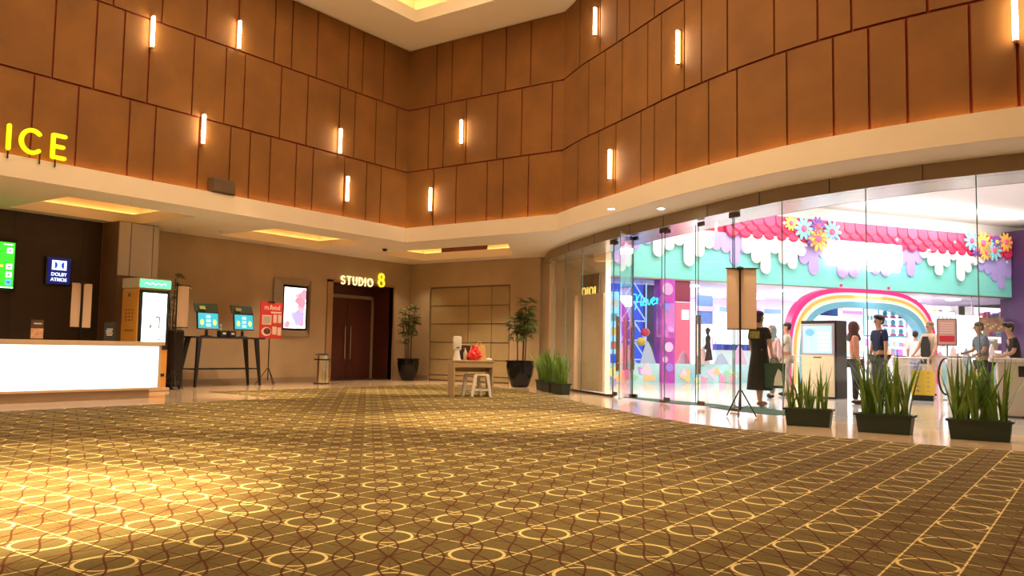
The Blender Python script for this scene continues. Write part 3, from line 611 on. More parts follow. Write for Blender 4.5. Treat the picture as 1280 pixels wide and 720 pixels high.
# over-bright blank sign box
sg = thing('sign_box', 'glaring white illuminated sign box in the middle of the teal fascia', 'sign', sp(7.45, 0.16), SR)
mb = MB(); mb.bbox(-1.72, 1.72, -0.09, 0.0, 4.22, 5.0, .05)
for x, wd, zz in ((-1.5, .30, 4.08), (-1.1, .25, 4.15), (-.7, .35, 4.02), (-.2, .3, 4.10), (.2, .3, 3.98), (.6, .4, 4.12), (1.0, .3, 4.05), (1.4, .4, 4.0)): mb.bbox(x - wd / 2, x + wd / 2, -0.085, 0.0, zz, 4.5, .04)
mb.build('illuminated_face', emis('sign_box_white', (1, .97, .98), 4), sg)

# shop piers, windows and base
pier = thing('shop_pier', 'tall magenta pier with round pale character plaques beside the blue window', 'pier', sp(-0.67), SR)
MB().box(-.27, .27, -0.05, .35, 0, 3.32).build('shaft', mat('magenta_pier', (0.42, 0.06, 0.42), 0.35, noise=0.4, scale=1.2), pier)
for x, z, r, c in ((-.02, 3.0, .2, (.62, .35, .62)), (0.03, 1.15, .16, (.72, .5, .72)), (-.05, 2.45, .13, (.14, .12, .6)), (.05, .5, .14, (.3, .2, .7)), (.1, 1.7, .1, (.5, .2, .6)), (-.1, .75, .1, (.6, .4, .7))):
    MB().prism([(x + r * math.cos(a * PI / 8), z + r * math.sin(a * PI / 8)) for a in range(16)], -0.075, -0.05).build('plaque', mat('plaque_%d' % int(z * 100), c, .4), pier)
pk = thing('pink_panel', 'glossy pink window panel right of the magenta pier', 'panel', sp(-0.1), SR)
MB().box(-.28, .32, 0.02, .10, 0.0, 2.6).build('board', M['pinkw'], pk); MB().box(-.28, .32, 0.02, .10, 2.62, 3.30).build('upper_board', mat('wine_board', (.22, .03, .07), .4), pk)
MB().box(.0, .25, -0.0, .02, 2.05, 2.35).build('white_tag', emis('tag_white', (1, 1, 1), 2.5), pk)
# coloured low wall of the windows with painted hills and plants
def lowwall(x0, x1, hh, label):
    t = thing('window_plinth', label, 'low wall', sp(x0), SR); L_ = x1 - x0
    MB().box(0, L_, -.02, .1, 0, hh).build('board', mat('aqua_plinth', (.36, .62, .66), .4, noise=.25, scale=.9), t)
    rnd = random.Random(int(x0 * 10)); cs = [(.85, .35, .55), (.95, .55, .25), (.45, .3, .75), (.8, .75, .3), (.25, .55, .75), (.85, .6, .75), (.3, .65, .4)]
    for i in range(int(L_ * 4.2)):
        x = rnd.uniform(.15, L_ - .15); z = rnd.uniform(.06, hh * .8); r = rnd.uniform(.08, .2); c = cs[i % 7]; ph = rnd.uniform(0, 6)
        nn = 10; MB().prism([(min(L_, max(0, x + r * (1 + .35 * math.sin(3 * a * 2 * PI / nn + ph)) * math.cos(a * 2 * PI / nn))), max(.01, min(hh + .12, z + r * (1 + .35 * math.sin(3 * a * 2 * PI / nn + ph)) * math.sin(a * 2 * PI / nn)))) for a in range(nn)], -.035 - .001 * (i % 9), -.02).build('cut_out_shape', mat('shape_%d' % (i % 7), c, .45), t)
    for i in range(int(L_ * 1.5)):
        x = (i + .5) / int(L_ * 1.5) * L_; h2 = rnd.uniform(.35, .8); MB().prism([(x - .28, hh), (x - .1, hh + h2 * .8), (x, hh + h2), (x + .12, hh + h2 * .7), (x + .3, hh)], .02, .05).build('hill_cut_out', mat('hill_%d' % (i % 3), [(.62, .42, .62), (.85, .62, .6), (.35, .45, .6)][i % 3], .5), t)
lowwall(-3.4, -0.95, .62, 'low colourful cut-out plinth under the blue shop window')
lowwall(-0.40, 4.0, .62, 'low colourful cut-out plinth under the white shop window with the dark silhouette')
lowwall(10.9, 15.0, .75, 'low colourful plinth under the shop window right of the rainbow arch')
for a, b, nm in ((-3.4, -.95, 'blue'), (.25, 4.0, 'white'), (10.9, 15.0, 'right')):
    t = thing('shop_window', {'blue': 'tall shop window pane left of the magenta pier', 'white': 'tall shop window pane between the pink panel and the rainbow arch', 'right': 'tall shop window pane right of the rainbow arch'}[nm], 'window', sp(a, -.04), SR)
    MB().box(0, b - a, 0, .012, .62, 3.30).build('pane', M['glassm'], t)
    for x in ((b - a) * .5,): MB().box(x - .01, x + .01, -.01, .02, .62, 3.3).build('mullion', M['metal'], t)
# rainbow arch
def arch_pts(cx, hw, top, p=3.3, n=40):
    out = []
    for i in range(n + 1):
        a = PI * i / n; c, s_ = math.cos(a), math.sin(a)
        out.append((cx - hw * math.copysign(abs(c) ** (2 / p), c), 0.55 + (top - .55) * abs(s_) ** (2 / p)))
    return [(cx - hw, 0)] + out + [(cx + hw, 0)]
ra = thing('rainbow_arch', 'big rainbow arch of coloured bands framing the shop entrance', 'arch', sp(0, .12), SR)
cols = [('arch_magenta', (.74, .03, .20)), ('arch_pink_white', (.88, .66, .74)), ('arch_orange', (.92, .42, .10)), ('arch_cream', (.92, .80, .42)), ('arch_pale', (.85, .93, .95)), ('arch_teal', (.13, .38, .50))]
edges = [(3.44, 3.34), (3.29, 3.19), (3.22, 3.10), (3.12, 2.99), (3.06, 2.93), (3.00, 2.87), (2.80, 2.66)]
for i, (nm, c) in enumerate(cols):
    o = arch_pts(7.4, *edges[i]); q = arch_pts(7.4, *edges[i + 1])
    n = len(o); poly = o + q[::-1]; mb = MB(); yf = -.10 - .012 * i
    vs = [(p[0], yf, p[1]) for p in o] + [(p[0], yf, p[1]) for p in q] + [(p[0], .25, p[1]) for p in o] + [(p[0], .25, p[1]) for p in q]
    fs = []
    for k in range(n - 1): fs += [(k, k + 1, n + k + 1, n + k), (2 * n + k, 3 * n + k, 3 * n + k + 1, 2 * n + k + 1), (k, 2 * n + k, 2 * n + k + 1, k + 1), (n + k, n + k + 1, 3 * n + k + 1, 3 * n + k)]
    mb.add(vs, fs); mb.build('band', mat(nm, c, .35), ra)
for x in (6.3, 8.5): MB().ell((x, -.1, 3.42), .06, .05, .06, 10, 6).build('spotlight', M['pink'], ra)
# purple column at the right end
pc = struct(MB().box(15.1, 16.1, -.6, .5, 0, 5.95).build('column_purple', M['purple'], None, loc=sp(0), rot=(0, 0, SR)))
MB().box(15.35, 15.95, -.63, -.6, 3.9, 5.2).build('dark_sign_panel', M['screen_black'], pc)

# ------------------------------------------------------------------ inside the shop
struct(MB().box(-6, 18, 7.0, 7.15, 0, 3.36).build('wall_shop_back', mat('shop_pink_white_wall', (.86, .72, .80), .5), None, loc=sp(0), rot=(0, 0, SR)))
struct(MB().box(-6, -5.85, 0.3, 7.0, 0, 3.36).build('wall_shop_left', mat('shop_blue_wall', (.25, .45, .85), .5), None, loc=sp(0), rot=(0, 0, SR)))
struct(MB().box(-6, 18, 0.3, 7.15, 3.3, 3.36).build('ceiling_shop', mat('shop_ceiling', (.55, .50, .62), .6), None, loc=sp(0), rot=(0, 0, SR)))
SWH = emis('shop_light_panel', (1, .96, 1.0), 6.0)
ORD = ('first', 'second', 'third', 'fourth', 'fifth', 'sixth', 'seventh')
for r_, y in enumerate((1.4, 3.4, 5.4)):
    for c_, x in enumerate((1.2, 3.2, 5.2, 7.2, 9.4, 11.6, 13.6)):
        t = thing('shop_ceiling_light', 'round ceiling light inside the shop, %s row, %s from the left' % (('front', 'middle', 'back')[r_], ORD[c_]), 'light', sp(x, -y, 3.28), SR, 'round ceiling lights inside the shop'); MB().lathe([(.26, -.03), (.28, 0)], n=16).build('lens', SWH, t)
# blue window display: back board, lattice truss, neon word, balloons
bb = thing('display_board', 'deep blue display board behind the neon word', 'board', spv(-3.3, -1.6), SR); MB().box(0, 2.3, 0, .05, .1, 3.25).build('board', emis('blue_lit_board', (.02, .07, .55), .9), bb)
MB().box(1.75, 2.3, -.03, 0, .1, 3.25).build('dark_board', mat('navy_board', (.03, .04, .12), .5), bb)
tr = thing('lattice_tower', 'pale blue triangulated lattice tower behind the neon word', 'frame', spv(-2.3, -1.0), SR)
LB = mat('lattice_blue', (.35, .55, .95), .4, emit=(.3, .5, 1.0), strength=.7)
def truss(x0, x1, z0, z1, n, par):
    for x in (x0, x1): MB().box(x - .02, x + .02, -.02, .02, z0, z1).build('upright', LB, par)
    for i in range(n):
        a = z0 + (z1 - z0) * i / n; b = z0 + (z1 - z0) * (i + 1) / n; xm = (x0 + x1) / 2
        for P in ([(x0, 0, a), (xm, 0, b)], [(xm, 0, b), (x1, 0, a)], [(x0, 0, a), (x1, 0, a)]): MB().tube(P, .022, 5).build('brace', LB, par)
truss(-.05, .85, 0.1, 3.25, 5, tr); truss(-1.0, -.45, 0.1, 3.25, 7, tr)
nv = thing('neon_sign', 'cyan neon handwriting reading Never in the blue shop window', 'sign', sp(-1.84, -.12, 2.38), SR)
NE = emis('cyan_neon', (.02, .70, 1.0), 1.6)
lets = [[(-.06, .27), (-.03, .37), (.05, .42), (.11, .36), (.11, .2), (.09, .04), (.06, -.08)], [(.09, .04), (.13, .2), (.20, .36), (.27, .38), (.29, .26), (.27, .08), (.30, .02), (.35, .10)],
        [(.36, .12), (.46, .18), (.45, .25), (.39, .24), (.36, .12), (.40, .03), (.50, .06)], [(.52, .22), (.55, .06), (.60, .05), (.66, .22)],
        [(.68, .12), (.78, .18), (.77, .25), (.71, .24), (.68, .12), (.72, .03), (.82, .07)], [(.85, .24), (.87, .04), (.89, .17), (.95, .26), (1.02, .25)]]
for L_ in lets:
    P = catmull([(a, b) for a, b in L_], 4); MB().tube([(p[0], 0, p[1] + .12 * p[0]) for p in P], .017, 6).build('letter', NE, nv, True)
for x, z, c, n_ in ((.62, 1.3, (.75, .04, .10), 'red'), (.48, 1.0, (.95, .62, .05), 'yellow')):
    t = thing('paper_lantern', n_ + ' round lantern hanging in the blue shop window', 'lantern', spv(-2.1 + x, -.5, z + .3), SR); MB().ell((0, 0, 0), .15, .15, .14).build('ball', mat('lantern_' + n_, c, .4), t, True); MB().tube([(0, 0, .13), (0, 0, 3.28 - z - .3)], .006, 5).build('cord', M['black'], t)
for i, (x, c) in enumerate(((-3.1, (.9, .9, .95)), (-2.75, (.2, .5, .9)))):
    t = thing('lit_poster', ['pale lit poster board at the left end of the blue shop window', 'blue lit poster board left of the lattice tower'][i], 'poster', spv(x, -.7), SR); MB().box(0, .33, 0, .04, .9, 2.9).build('board', emis('lit_poster_%d' % i, c, 1.1), t)
    for k in range(4): MB().box(.05, .28, -.012, 0, 1.05 + k * .45, 1.3 + k * .45).build('picture', mat('poster_pic_%d' % k, [(.8, .2, .2), (.9, .7, .2), (.2, .5, .7), (.85, .85, .9)][k], .5), t)
# white window: bright display wall, silhouette figure, blue shelf
t = thing('display_wall', 'dazzling white display wall inside the window right of the pink panel', 'display', spv(.3, -1.9), SR)
MB().box(0, 3.6, 0, .08, .55, 2.45).build('light_wall', emis('display_white', (1.0, .95, 1.0), 1.6), t)
MB().box(.15, .75, -.05, 0, 2.0, 3.0).build('blue_board', mat('blue_board', (.12, .22, .55), .5), t)
for i in range(4): MB().box(.1 + i * .9, .8 + i * .9, -.08, 0, 2.45, 2.62).build('header', mat('header_%d' % (i % 2), [(.75, .45, .75), (.3, .45, .8)][i % 2], .5), t)
for i in range(5): MB().tube([(.25 + .12 * i, -.25, .3), (.25 + .12 * i, -.25, 1.5 - .1 * (i % 3))], .02, 6).build('pink_post', M['pinkw'], t)
t = thing('shelf_unit', 'white shelf with a strip of dark blue boxes behind the window silhouette', 'shelf', spv(1.2, -1.2), SR)
MB().box(0, 2.2, 0, .4, .2, 1.05).build('base_cabinet', mat('pale_aqua', (.72, .86, .88), .5), t); MB().box(0, 2.2, -.02, .4, 1.05, 1.09).build('shelf', M['white'], t)
for i in range(14): MB().box(.03 + i * .155, .165 + i * .155, .0, .2, 1.09, 1.30).build('box', mat('navy_box_%d' % (i % 3), [(.02, .06, .45), (.04, .12, .6), (.02, .04, .3)][i % 3], .4), t)
t = thing('window_cut_out', 'black life-size cut-out of a standing figure in a hat in the shop window', 'cut-out', sp(.82, .12), SR)
MB().prism([(-.13, .72), (.17, .76), (.13, 1.0), (.08, 1.35), (.10, 1.5), (.03, 1.58), (.06, 1.68), (.10, 1.70), (.08, 1.76), (-.02, 1.82), (-.10, 1.74), (-.08, 1.62), (-.04, 1.56), (-.10, 1.48), (-.09, 1.3), (-.16, 1.16), (-.14, 1.08), (-.07, 1.1), (-.08, .9)], 0, .02).build('figure', M['black'], t)
# entrance interior: menu boards, shelves of goods, striped counter
for i, (x, wd, lab) in enumerate(((7.72, .62, 'narrow pale menu board left of the picture board inside the arch'), (8.42, 1.25, 'white board with nine round pictures inside the rainbow arch'))):
    t = thing('menu_board', lab, 'board', sp(x, -.15, 1.72), SR)
    MB().box(-.04, wd + .04, .01, .05, -.04, 1.12).build('frame', mat('teal_frame', (.04, .45, .52), .4), t); MB().box(0, wd, -.01, .012, 0, 1.08).build('face', emis('menu_white', (.85, .95, 1.0), .8), t)
    if i == 1:
        MB().box(.25, 1.0, -.02, -.01, .98, 1.02).build('heading', mat('menu_grey', (.2, .25, .4), .5), t)
        for r in range(3):
            for c in range(3):
                cx = .25 + c * .38; cz = .80 - r * .32
                MB().prism([(cx + .11 * math.cos(a * PI / 7), cz + .11 * math.sin(a * PI / 7)) for a in range(14)], -.022, -.01).build('picture', mat('menu_blue_%d' % ((r + c) % 2), [(.05, .30, .55), (.25, .55, .75)][(r + c) % 2], .5), t)
                MB().box(cx - .13, cx + .13, -.028, -.01, cz - .16, cz - .09).build('caption_bar', mat('menu_magenta', (.55, .05, .25), .5), t)
    else:
        for k in range(3): MB().prism([(.15 + k * .16 + .06 * math.cos(a * PI / 5), .62 + .09 * math.sin(a * PI / 5)) for a in range(10)], -.022, -.01).build('picture', mat('menu_pastel_%d' % k, [(.3, .6, .4), (.2, .55, .6), (.8, .4, .5)][k], .5), t)
pal = [(.85, .2, .4), (.95, .6, .3), (.4, .3, .8), (.2, .6, .75), (.95, .85, .9), (.75, .2, .65), (.95, .9, .5), (.5, .75, .9)]
for i in range(8):
    mat('goods_%d' % i, pal[i], .5)
def shelving(s, off, wd, hh, label, seed, levels=5, ang=0):
    rnd = random.Random(seed); t = thing('shop_shelving', label, 'shelf', spv(s, off), SR + ang)
    MB().box(0, wd, .35, .40, 0, hh).build('back_panel', emis('shelf_back_glow', (1.0, .78, .95), 1.0), t)
    for x in (0, wd): MB().box(x - .02, x + .02, 0, .4, 0, hh).build('side_panel', M['white'], t)
    gd = [MB() for _ in range(8)]
    for k in range(levels):
        z = .15 + k * (hh - .2) / levels; MB().box(0, wd, 0, .38, z - .03, z).build('shelf', M['white'], t)
        x = .05
        while x < wd - .2:
            b = rnd.uniform(.08, .22); gd[rnd.randrange(8)].box(x, x + b * .9, .05, .25, z, z + rnd.uniform(.12, (hh - .2) / levels * .8)); x += b
    for i, g_ in enumerate(gd):
        if g_.v: o = g_.build('goods', MATS['goods_%d' % i], t); o['kind'] = 'stuff'
for i, (s, off, wd, hh, lab) in enumerate(((4.4, -5.6, 2.6, 2.3, 'glowing shelf of bright goods deep in the shop, left part of the arch'), (7.2, -5.8, 2.6, 2.3, 'glowing shelf of bright goods deep in the shop, behind the menu boards'), (10.0, -5.0, 2.2, 2.6, 'glowing shelf of bright goods behind the right foot of the arch'),
                                          (10.6, -2.2, 1.6, 3.1, 'tall glowing shelf of coloured packets in the window beside the arch'), (13.0, -2.0, 2.0, 3.1, 'tall glowing shelf of coloured packets at the right end of the shop'), (1.6, -5.2, 2.4, 2.6, 'glowing shelf of bright goods behind the white shop window'))):
    shelving(s, off, wd, hh, lab, i + 3)
t = thing('striped_counter', 'shop counter with pastel green and yellow stripes inside the arch', 'counter', spv(6.0, -2.4), SR)
for i, c in enumerate(((.35, .75, .7), (.95, .88, .4), (.4, .8, .8), (.9, .9, .95))): MB().box(0, 1.6, 0, .4, 1.0 + .2 * (2 - i) if i < 3 else 0, 1.2 + .2 * (2 - i) if i < 3 else 1.0).build('stripe', mat('stripe_%d' % i, c, .5), t)
t = thing('hanging_banner', 'orange and violet banner strip hanging inside the arch', 'banner', spv(6.6, -2.0, 2.45), SR)
MB().box(0, 1.3, 0, .03, .12, .30).build('upper_strip', mat('salmon_strip', (.9, .35, .25), .5), t); MB().box(0, 1.3, 0, .03, 0, .12).build('lower_strip', mat('hot_pink_strip', (.9, .1, .4), .5), t)
for x in (.1, 1.2): MB().tube([(x, .015, .3), (x, .015, .85)], .006, 5).build('cord', M['black'], t)
t = thing('dark_screen', 'dark blue screen hanging high inside the arch', 'screen', spv(5.6, -.9, 2.35), SR); MB().bbox(0, .75, 0, .08, 0, .45, .01).build('panel', mat('dark_blue_screen', (.02, .03, .14), .2), t); MB().tube([(.37, .04, .45), (.37, .04, .95)], .02, 6).build('hanger', M['black'], t)
t = thing('window_poster', 'large white window poster with maroon letters right of the rainbow arch', 'poster', spv(10.85, -.5, .8), SR)
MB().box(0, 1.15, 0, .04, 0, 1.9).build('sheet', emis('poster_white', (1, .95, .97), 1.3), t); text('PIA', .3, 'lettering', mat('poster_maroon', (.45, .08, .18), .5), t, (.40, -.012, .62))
for i in range(4): MB().tube([(.25 + i * .2, -.01, 1.3), (.35 + i * .2, -.01, 1.6), (.3 + i * .2, -.01, 1.75)], .02, 5).build('drawing', mat('poster_grey', (.3, .3, .4), .5), t)
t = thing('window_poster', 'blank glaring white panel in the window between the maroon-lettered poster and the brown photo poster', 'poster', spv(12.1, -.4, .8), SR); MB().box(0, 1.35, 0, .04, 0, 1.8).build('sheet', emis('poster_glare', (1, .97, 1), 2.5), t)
t = thing('window_poster', 'brown photo poster in the window at the right end of the shop', 'poster', sp(13.7, -.3, 2.0), SR); MB().box(0, 1.3, 0, .04, 0, .55).build('sheet', mat('brown_photo', (.55, .28, .17), .4, noise=.4, scale=3), t)
for i in range(8): MB().ell((.1 + i * .15, -.01, .12 + .08 * (i % 3)), .06, .02, .04, 8, 5).build('print', mat('photo_cream', (.9, .75, .5), .5), t)

# ================================================================== LEFT SIDE OBJECTS (rot 90: local x along the wall, -y out into the hall)
H90 = PI / 2
ct = thing('ticket_counter', 'long counter with a glowing white front and pale wooden top', 'counter', (-14.3, 0, 0), H90)
MB().box(-2.5, 8.94, 0.0, 0.75, 0.17, 0.96).build('body', M['deskwood'], ct)
MB().box(-2.45, 8.90, -0.012, 0.0, 0.19, 0.935).build('light_panel', emis('counter_glow', (1.0, 0.95, 0.84), 1.5), ct)
MB().bbox(-2.55, 9.0, -0.05, 0.80, 0.955, 1.02, 0.006).build('top', mat('pale_counter_top', (0.62, 0.46, 0.30), 0.4), ct)
MB().bbox(-2.55, 8.98, -0.03, 0.02, 0.15, 0.19, 0.004).build('lower_rail', MATS['pale_counter_top'], ct)
MB().box(-2.5, 8.78, 0.05, 0.7, 0.0, 0.17).build('plinth', mat('counter_plinth', (0.40, 0.28, 0.18), 0.4), ct)
MB().box(8.94, 8.96, 0.0, 0.76, 0.19, 0.955).build('end_panel', MATS['pale_counter_top'], ct)
def card(y, lab, style):
    t = thing('card_holder', lab, 'sign', (-14.62, y, 1.02), H90)
    MB().box(-.11, .11, -.004, .004, 0.0, 0.34).build('acrylic', M['glassm'], t); MB().box(-.11, .11, -.06, .05, 0, .008).build('foot', M['glassm'], t)
    if style: MB().box(-.10, .10, -.010, -.005, .02, .33).build('card', mat('card_black', (.02, .025, .025), .5), t); [MB().box(-.05 - .01 * (i % 3), .05 + .01 * (i % 2), -.012, -.0101, .10 + i * .035, .115 + i * .035).build('text_line', M['white'], t) for i in range(4)]
    else: MB().box(-.10, .10, -.010, -.005, .20, .33).build('card', mat('card_brown', (.10, .05, .03), .5), t); MB().box(-.10, .10, -.010, -.005, .02, .19).build('photo', mat('card_peach', (.62, .36, .22), .5, noise=.3, scale=15), t); MB().box(-.06, .07, -.012, -.0101, .26, .28).build('text_line', M['white'], t)
card(6.87, 'acrylic card holder with a brown and peach card on the counter', 0); card(8.12, 'acrylic card holder with a black text card on the counter', 1)

def banner_stand(loc, rz, ztop, zbot, x0, x1, label, pole_h, tri=0.35, split=None, foot=True):
    t = thing('banner_stand', label, 'banner', loc, rz)
    sh = MB()
    # slightly wavy hanging sheet
    nx, nz = 8, 10; vs = []; fs = []
    for j in range(nz + 1):
        for i in range(nx + 1):
            x = x0 + (x1 - x0) * i / nx; z = zbot + (ztop - zbot) * j / nz
            vs.append((x, 0.03 + 0.012 * math.sin(i * 1.1 + j * 0.35) * (1 - j / nz), z))
    for j in range(nz):
        for i in range(nx): a = j * (nx + 1) + i; fs.append((a, a + 1, a + nx + 2, a + nx + 1))
    sh.add(vs, fs); n = len(vs); sh.add([(v[0], v[1] + .004, v[2]) for v in vs], [f[::-1] for f in fs]); sh.build('banner_sheet', M['banner'], t, True)
    MB().tube([(x0 - .02, 0.02, ztop), (x1 + .03, 0.02, ztop)], .010, 6).build('top_bar', M['blackm'], t)
    MB().tube([(x0, 0.02, zbot), (x1, 0.02, zbot)], .010, 6).build('bottom_bar', M['blackm'], t)
    MB().tube([(0, 0, .12), (0, 0, pole_h)], .016, 8).build('pole', M['blackm'], t, True)
    MB().tube([(-.05, 0, ztop), (.05, 0, ztop)], .022, 8).build('clamp', M['blackm'], t)
    for a in (0.2, 0.2 + 2 * PI / 3, 0.2 + 4 * PI / 3):
        lg = MB().tube([(.02 * math.cos(a), .02 * math.sin(a), .42), (tri * math.cos(a), tri * math.sin(a), .015)], .011, 6).build('leg', M['blackm'], t)
        MB().tube([(0, 0, .14), (tri * .55 * math.cos(a), tri * .55 * math.sin(a), .19)], .006, 5).build('brace', M['blackm'], lg)
    return t
banner_stand((-16.5, 8.585, 0), H90, 2.16, 1.28, -.20, -.025, 'black stand with narrow beige banners', 2.17)
bs = bpy.data.objects['banner_stand']; bs['label'] = 'black stand with two narrow beige banner backs behind the ticket counter'
MB().box(.03, .20, .03, .036, 1.28, 2.15).build('banner_sheet', M['banner'], bs)
b2 = banner_stand((-16.15, 10.42, 0), H90, 2.24, 1.34, 0.0, 0.30, 'narrow beige banner back on a black stand between the kiosk and the high table', 2.30, .28)
# covered dark trolley behind the kiosk
t = thing('covered_trolley', 'black cloth-covered trolley standing right of the orange kiosk', 'trolley', (-16.72, 10.78, 0), H90)
MB().bbox(-.18, .12, -.2, .25, 0.06, 1.30, .05).build('cover', mat('black_cloth', (.018, .013, .010), .9, bump=.5, bscale=20), t)
for x in (-.12, .07):
    for y in (-.15, .2): MB().lathe([(.03, 0), (.035, .03), (.03, .06)], (x, y, 0), 10).build('wheel', M['black'], t)

# orange ticket kiosk
k = thing('ticket_kiosk', 'tall orange self-service kiosk with a white screen and glowing green header', 'kiosk', (-16.2, 9.93, 0), H90)
MB().bbox(-.36, .36, 0.0, .60, 0.06, 2.12, .02).build('body', M['orange'], k)
MB().bbox(-.37, .37, -.03, .62, 2.12, 2.34, .03).build('header', mat('kiosk_header_white', (.72, .62, .50), .4), k)
MB().bbox(-.35, .35, -.045, -.02, 2.14, 2.31, .012).build('header_light', emis('kiosk_green', (.10, .85, .28), 1.5), k)
MB().tube([(-.25 + .04 * i, -.05, 2.225 + .02 * math.sin(i * 1.9)) for i in range(13)], .009, 5).build('header_script', emis('kiosk_pale', (.7, 1, .8), 1.5), k)
MB().bbox(-.34, .34, -.03, 0.0, .86, 2.10, .01).build('bezel', M['screen_black'], k)
MB().box(-.27, .27, -.036, -.03, .97, 2.03).build('screen', emis('kiosk_screen', (.72, 1.0, .86), 2.6), k)
for x0, x1, z0, z1 in ((.02, .13, 1.52, 1.55), (.10, .13, 1.30, 1.52), (-.1, -.06, 1.3, 1.38), (.1, .14, 1.05, 1.09)): MB().box(x0, x1, -.039, -.036, z0, z1).build('screen_mark', mat('screen_grey', (.35, .4, .38), .5), k)
MB().bbox(-.40, .40, -.08, .64, 0.0, .07, .02).build('base', mat('kiosk_base', (.70, .50, .32), .4), k)
MB().box(-.30, .30, -.012, 0, .3, .36).build('slot', M['black'], k)
for r in range(4):
    for c in range(3): MB().box(-.366, -.359, .15 + c * .12, .20 + c * .12, 1.45 + r * .07, 1.475 + r * .07).build('side_mark', mat('kiosk_brown_print', (.25, .10, .02), .5), k)
MB().box(-.366, -.359, .28, .36, 1.95, 2.02).build('side_logo', MATS['kiosk_brown_print'], k); MB().box(-.366, -.359, .12, .46, 1.24, 1.26).build('side_line', MATS['kiosk_brown_print'], k)

# wall screens behind the counter
t = thing('wall_screen', 'green menu screen with white icons on the dark wall at the left edge', 'screen', (-17.97, 7.15, 1.98), H90)
MB().bbox(-.85, .80, -.06, 0, 0, 1.04, .01).build('bezel', M['screen_black'], t); MB().box(-.80, .75, -.066, -.06, .06, .98).build('display', emis('green_display', (.03, .50, .02), 1.4), t)
WI = emis('icon_white', (.85, .95, 1), 1.6)
for z, c in ((.76, WI), (.44, WI), (.28, WI), (.13, emis('icon_blue', (.1, .35, .9), 1.3))): MB().box(.60, .71, -.070, -.066, z, z + .11).build('icon', c, t); MB().box(.63, .68, -.072, -.070, z + .035, z + .06).build('icon_mark', mat('icon_mark', (.2, .35, .4), .5), t)
MB().box(.28, .54, -.070, -.066, .48, .52).build('yellow_bar', emis('icon_yellow', (1, .8, .1), 1.5), t); MB().box(-.8, .75, -.069, -.066, .065, .085).build('bottom_line', WI, t)
for x in (.54, .60, .66): MB().box(x, x + .045, -.070, -.066, .925, .945).build('status_mark', WI, t)
t = thing('wall_sign', 'square dark blue backlit sign with a white twin-D emblem on the dark wall', 'sign', (-17.97, 8.79, 2.20), H90)
MB().bbox(-.27, .27, -.06, 0, -.03, .57, .01).build('case', M['screen_black'], t); MB().box(-.23, .23, -.065, -.06, 0.0, .54).build('face', emis('deep_blue_face', (.006, .012, .20), .45), t)
WG = emis('logo_white', (.75, .85, 1.0), 1.3); BL = emis('logo_blue', (.01, .06, .55), .9)
MB().box(-.15, .15, -.070, -.065, .29, .49).build('logo_plate', WG, t)
for s in (-1, 1):
    MB().prism([(s * .095, .32)] + [(s * (.095 - .055 * math.cos(a)), .39 + .07 * math.sin(a)) for a in [-PI / 2 + PI * i / 10 for i in range(11)]], -.074, -.070).build('logo_letter', BL, t)
text('DOLBY', .10, 'lettering', WG, t, (0, -.070, .195), bold=.001); text('ATMOS', .10, 'lettering', WG, t, (0, -.070, .085), bold=.001)

# high table with two terminals
tb = thing('high_table', 'long black high table with tapered metal legs against the beige wall', 'table', (-17.28, 12.42, 0), H90)
MB().bbox(-1.02, 1.02, -.28, .28, 1.13, 1.17, .008).build('table_top', mat('dark_violet_black_top', (.02, .014, .035), .25), tb)
for sx in (-1, 1):
    for sy in (-1, 1):
        a = Vector((sx * .80, sy * .22, 1.13)); b = Vector((sx * (.98 if sy > 0 else .90), sy * .28, 0.0)) if True else None
        q = MB(); w0, w1 = .055, .022
        vs = [(a.x - w0, a.y - w0 * .6, a.z), (a.x + w0, a.y - w0 * .6, a.z), (a.x + w0, a.y + w0 * .6, a.z), (a.x - w0, a.y + w0 * .6, a.z), (b.x - w1, b.y - w1, b.z), (b.x + w1, b.y - w1, b.z), (b.x + w1, b.y + w1, b.z), (b.x - w1, b.y + w1, b.z)]
        q.add(vs, [(0, 1, 2, 3), (4, 7, 6, 5), (0, 4, 5, 1), (1, 5, 6, 2), (2, 6, 7, 3), (3, 7, 4, 0)]).build('leg', M['blackm'], tb)
for sy in (-1, 1): MB().box(-.90, .90, sy * .255 - .012, sy * .255 + .012, .40, .425).build('stretcher', M['blackm'], tb)
for sx in (-1, 1): MB().box(sx * .87 - .012, sx * .87 + .012, -.25, .25, .40, .425).build('stretcher', M['blackm'], tb)
def terminal(y, lab):
    t = thing('ordering_terminal', lab, 'screen', (-17.2, y, 1.17), H90)
    MB().lathe([(.15, 0), (.15, .015), (.04, .03), (.035, .16)], n=16, sy=.8).build('stand', M['black'], t, True)
    s = thing_part = MB().bbox(-.29, .29, -.02, .02, -.20, .20, .01).build('monitor', M['screen_black'], t, loc=(0, -.03, .37), rot=(-.12, 0, 0))
    MB().box(-.265, .265, -.026, -.02, -.175, .175).build('display', emis('teal_display', (.03, .36, .46), .9), s)
    for i in range(3): MB().box(-.06 + i * .002, .06, -.029, -.026, -.14 + i * .1, -.07 + i * .1).build('tile', emis('display_pale', (.4, .8, .85), .8), s)
    for sx in (-1, 1): MB().prism([(sx * .17 + .05 * math.cos(a * PI / 6), -.04 + .07 * math.sin(a * PI / 6)) for a in range(12)], -.029, -.026).build('icon', emis('display_lime', (.5, .7, .15), 1.1), s)
    MB().bbox(-.31, .31, -.012, .012, 0, .22, .005).build('top_flap', mat('dark_green_flap', (.02, .035, .02), .4), t, loc=(0, .02, .57), rot=(-.35, 0, 0))
    MB().box(-.2, -.05, -.03, -.014, .06, .14).build('flap_print', mat('olive_print', (.25, .3, .08), .5), t, loc=(0, .0, .57), rot=(-.35, 0, 0))
terminal(11.90, 'left teal ordering terminal with a dark flap on the high table'); terminal(12.90, 'right teal ordering terminal with a dark flap on the high table, beside the red poster')
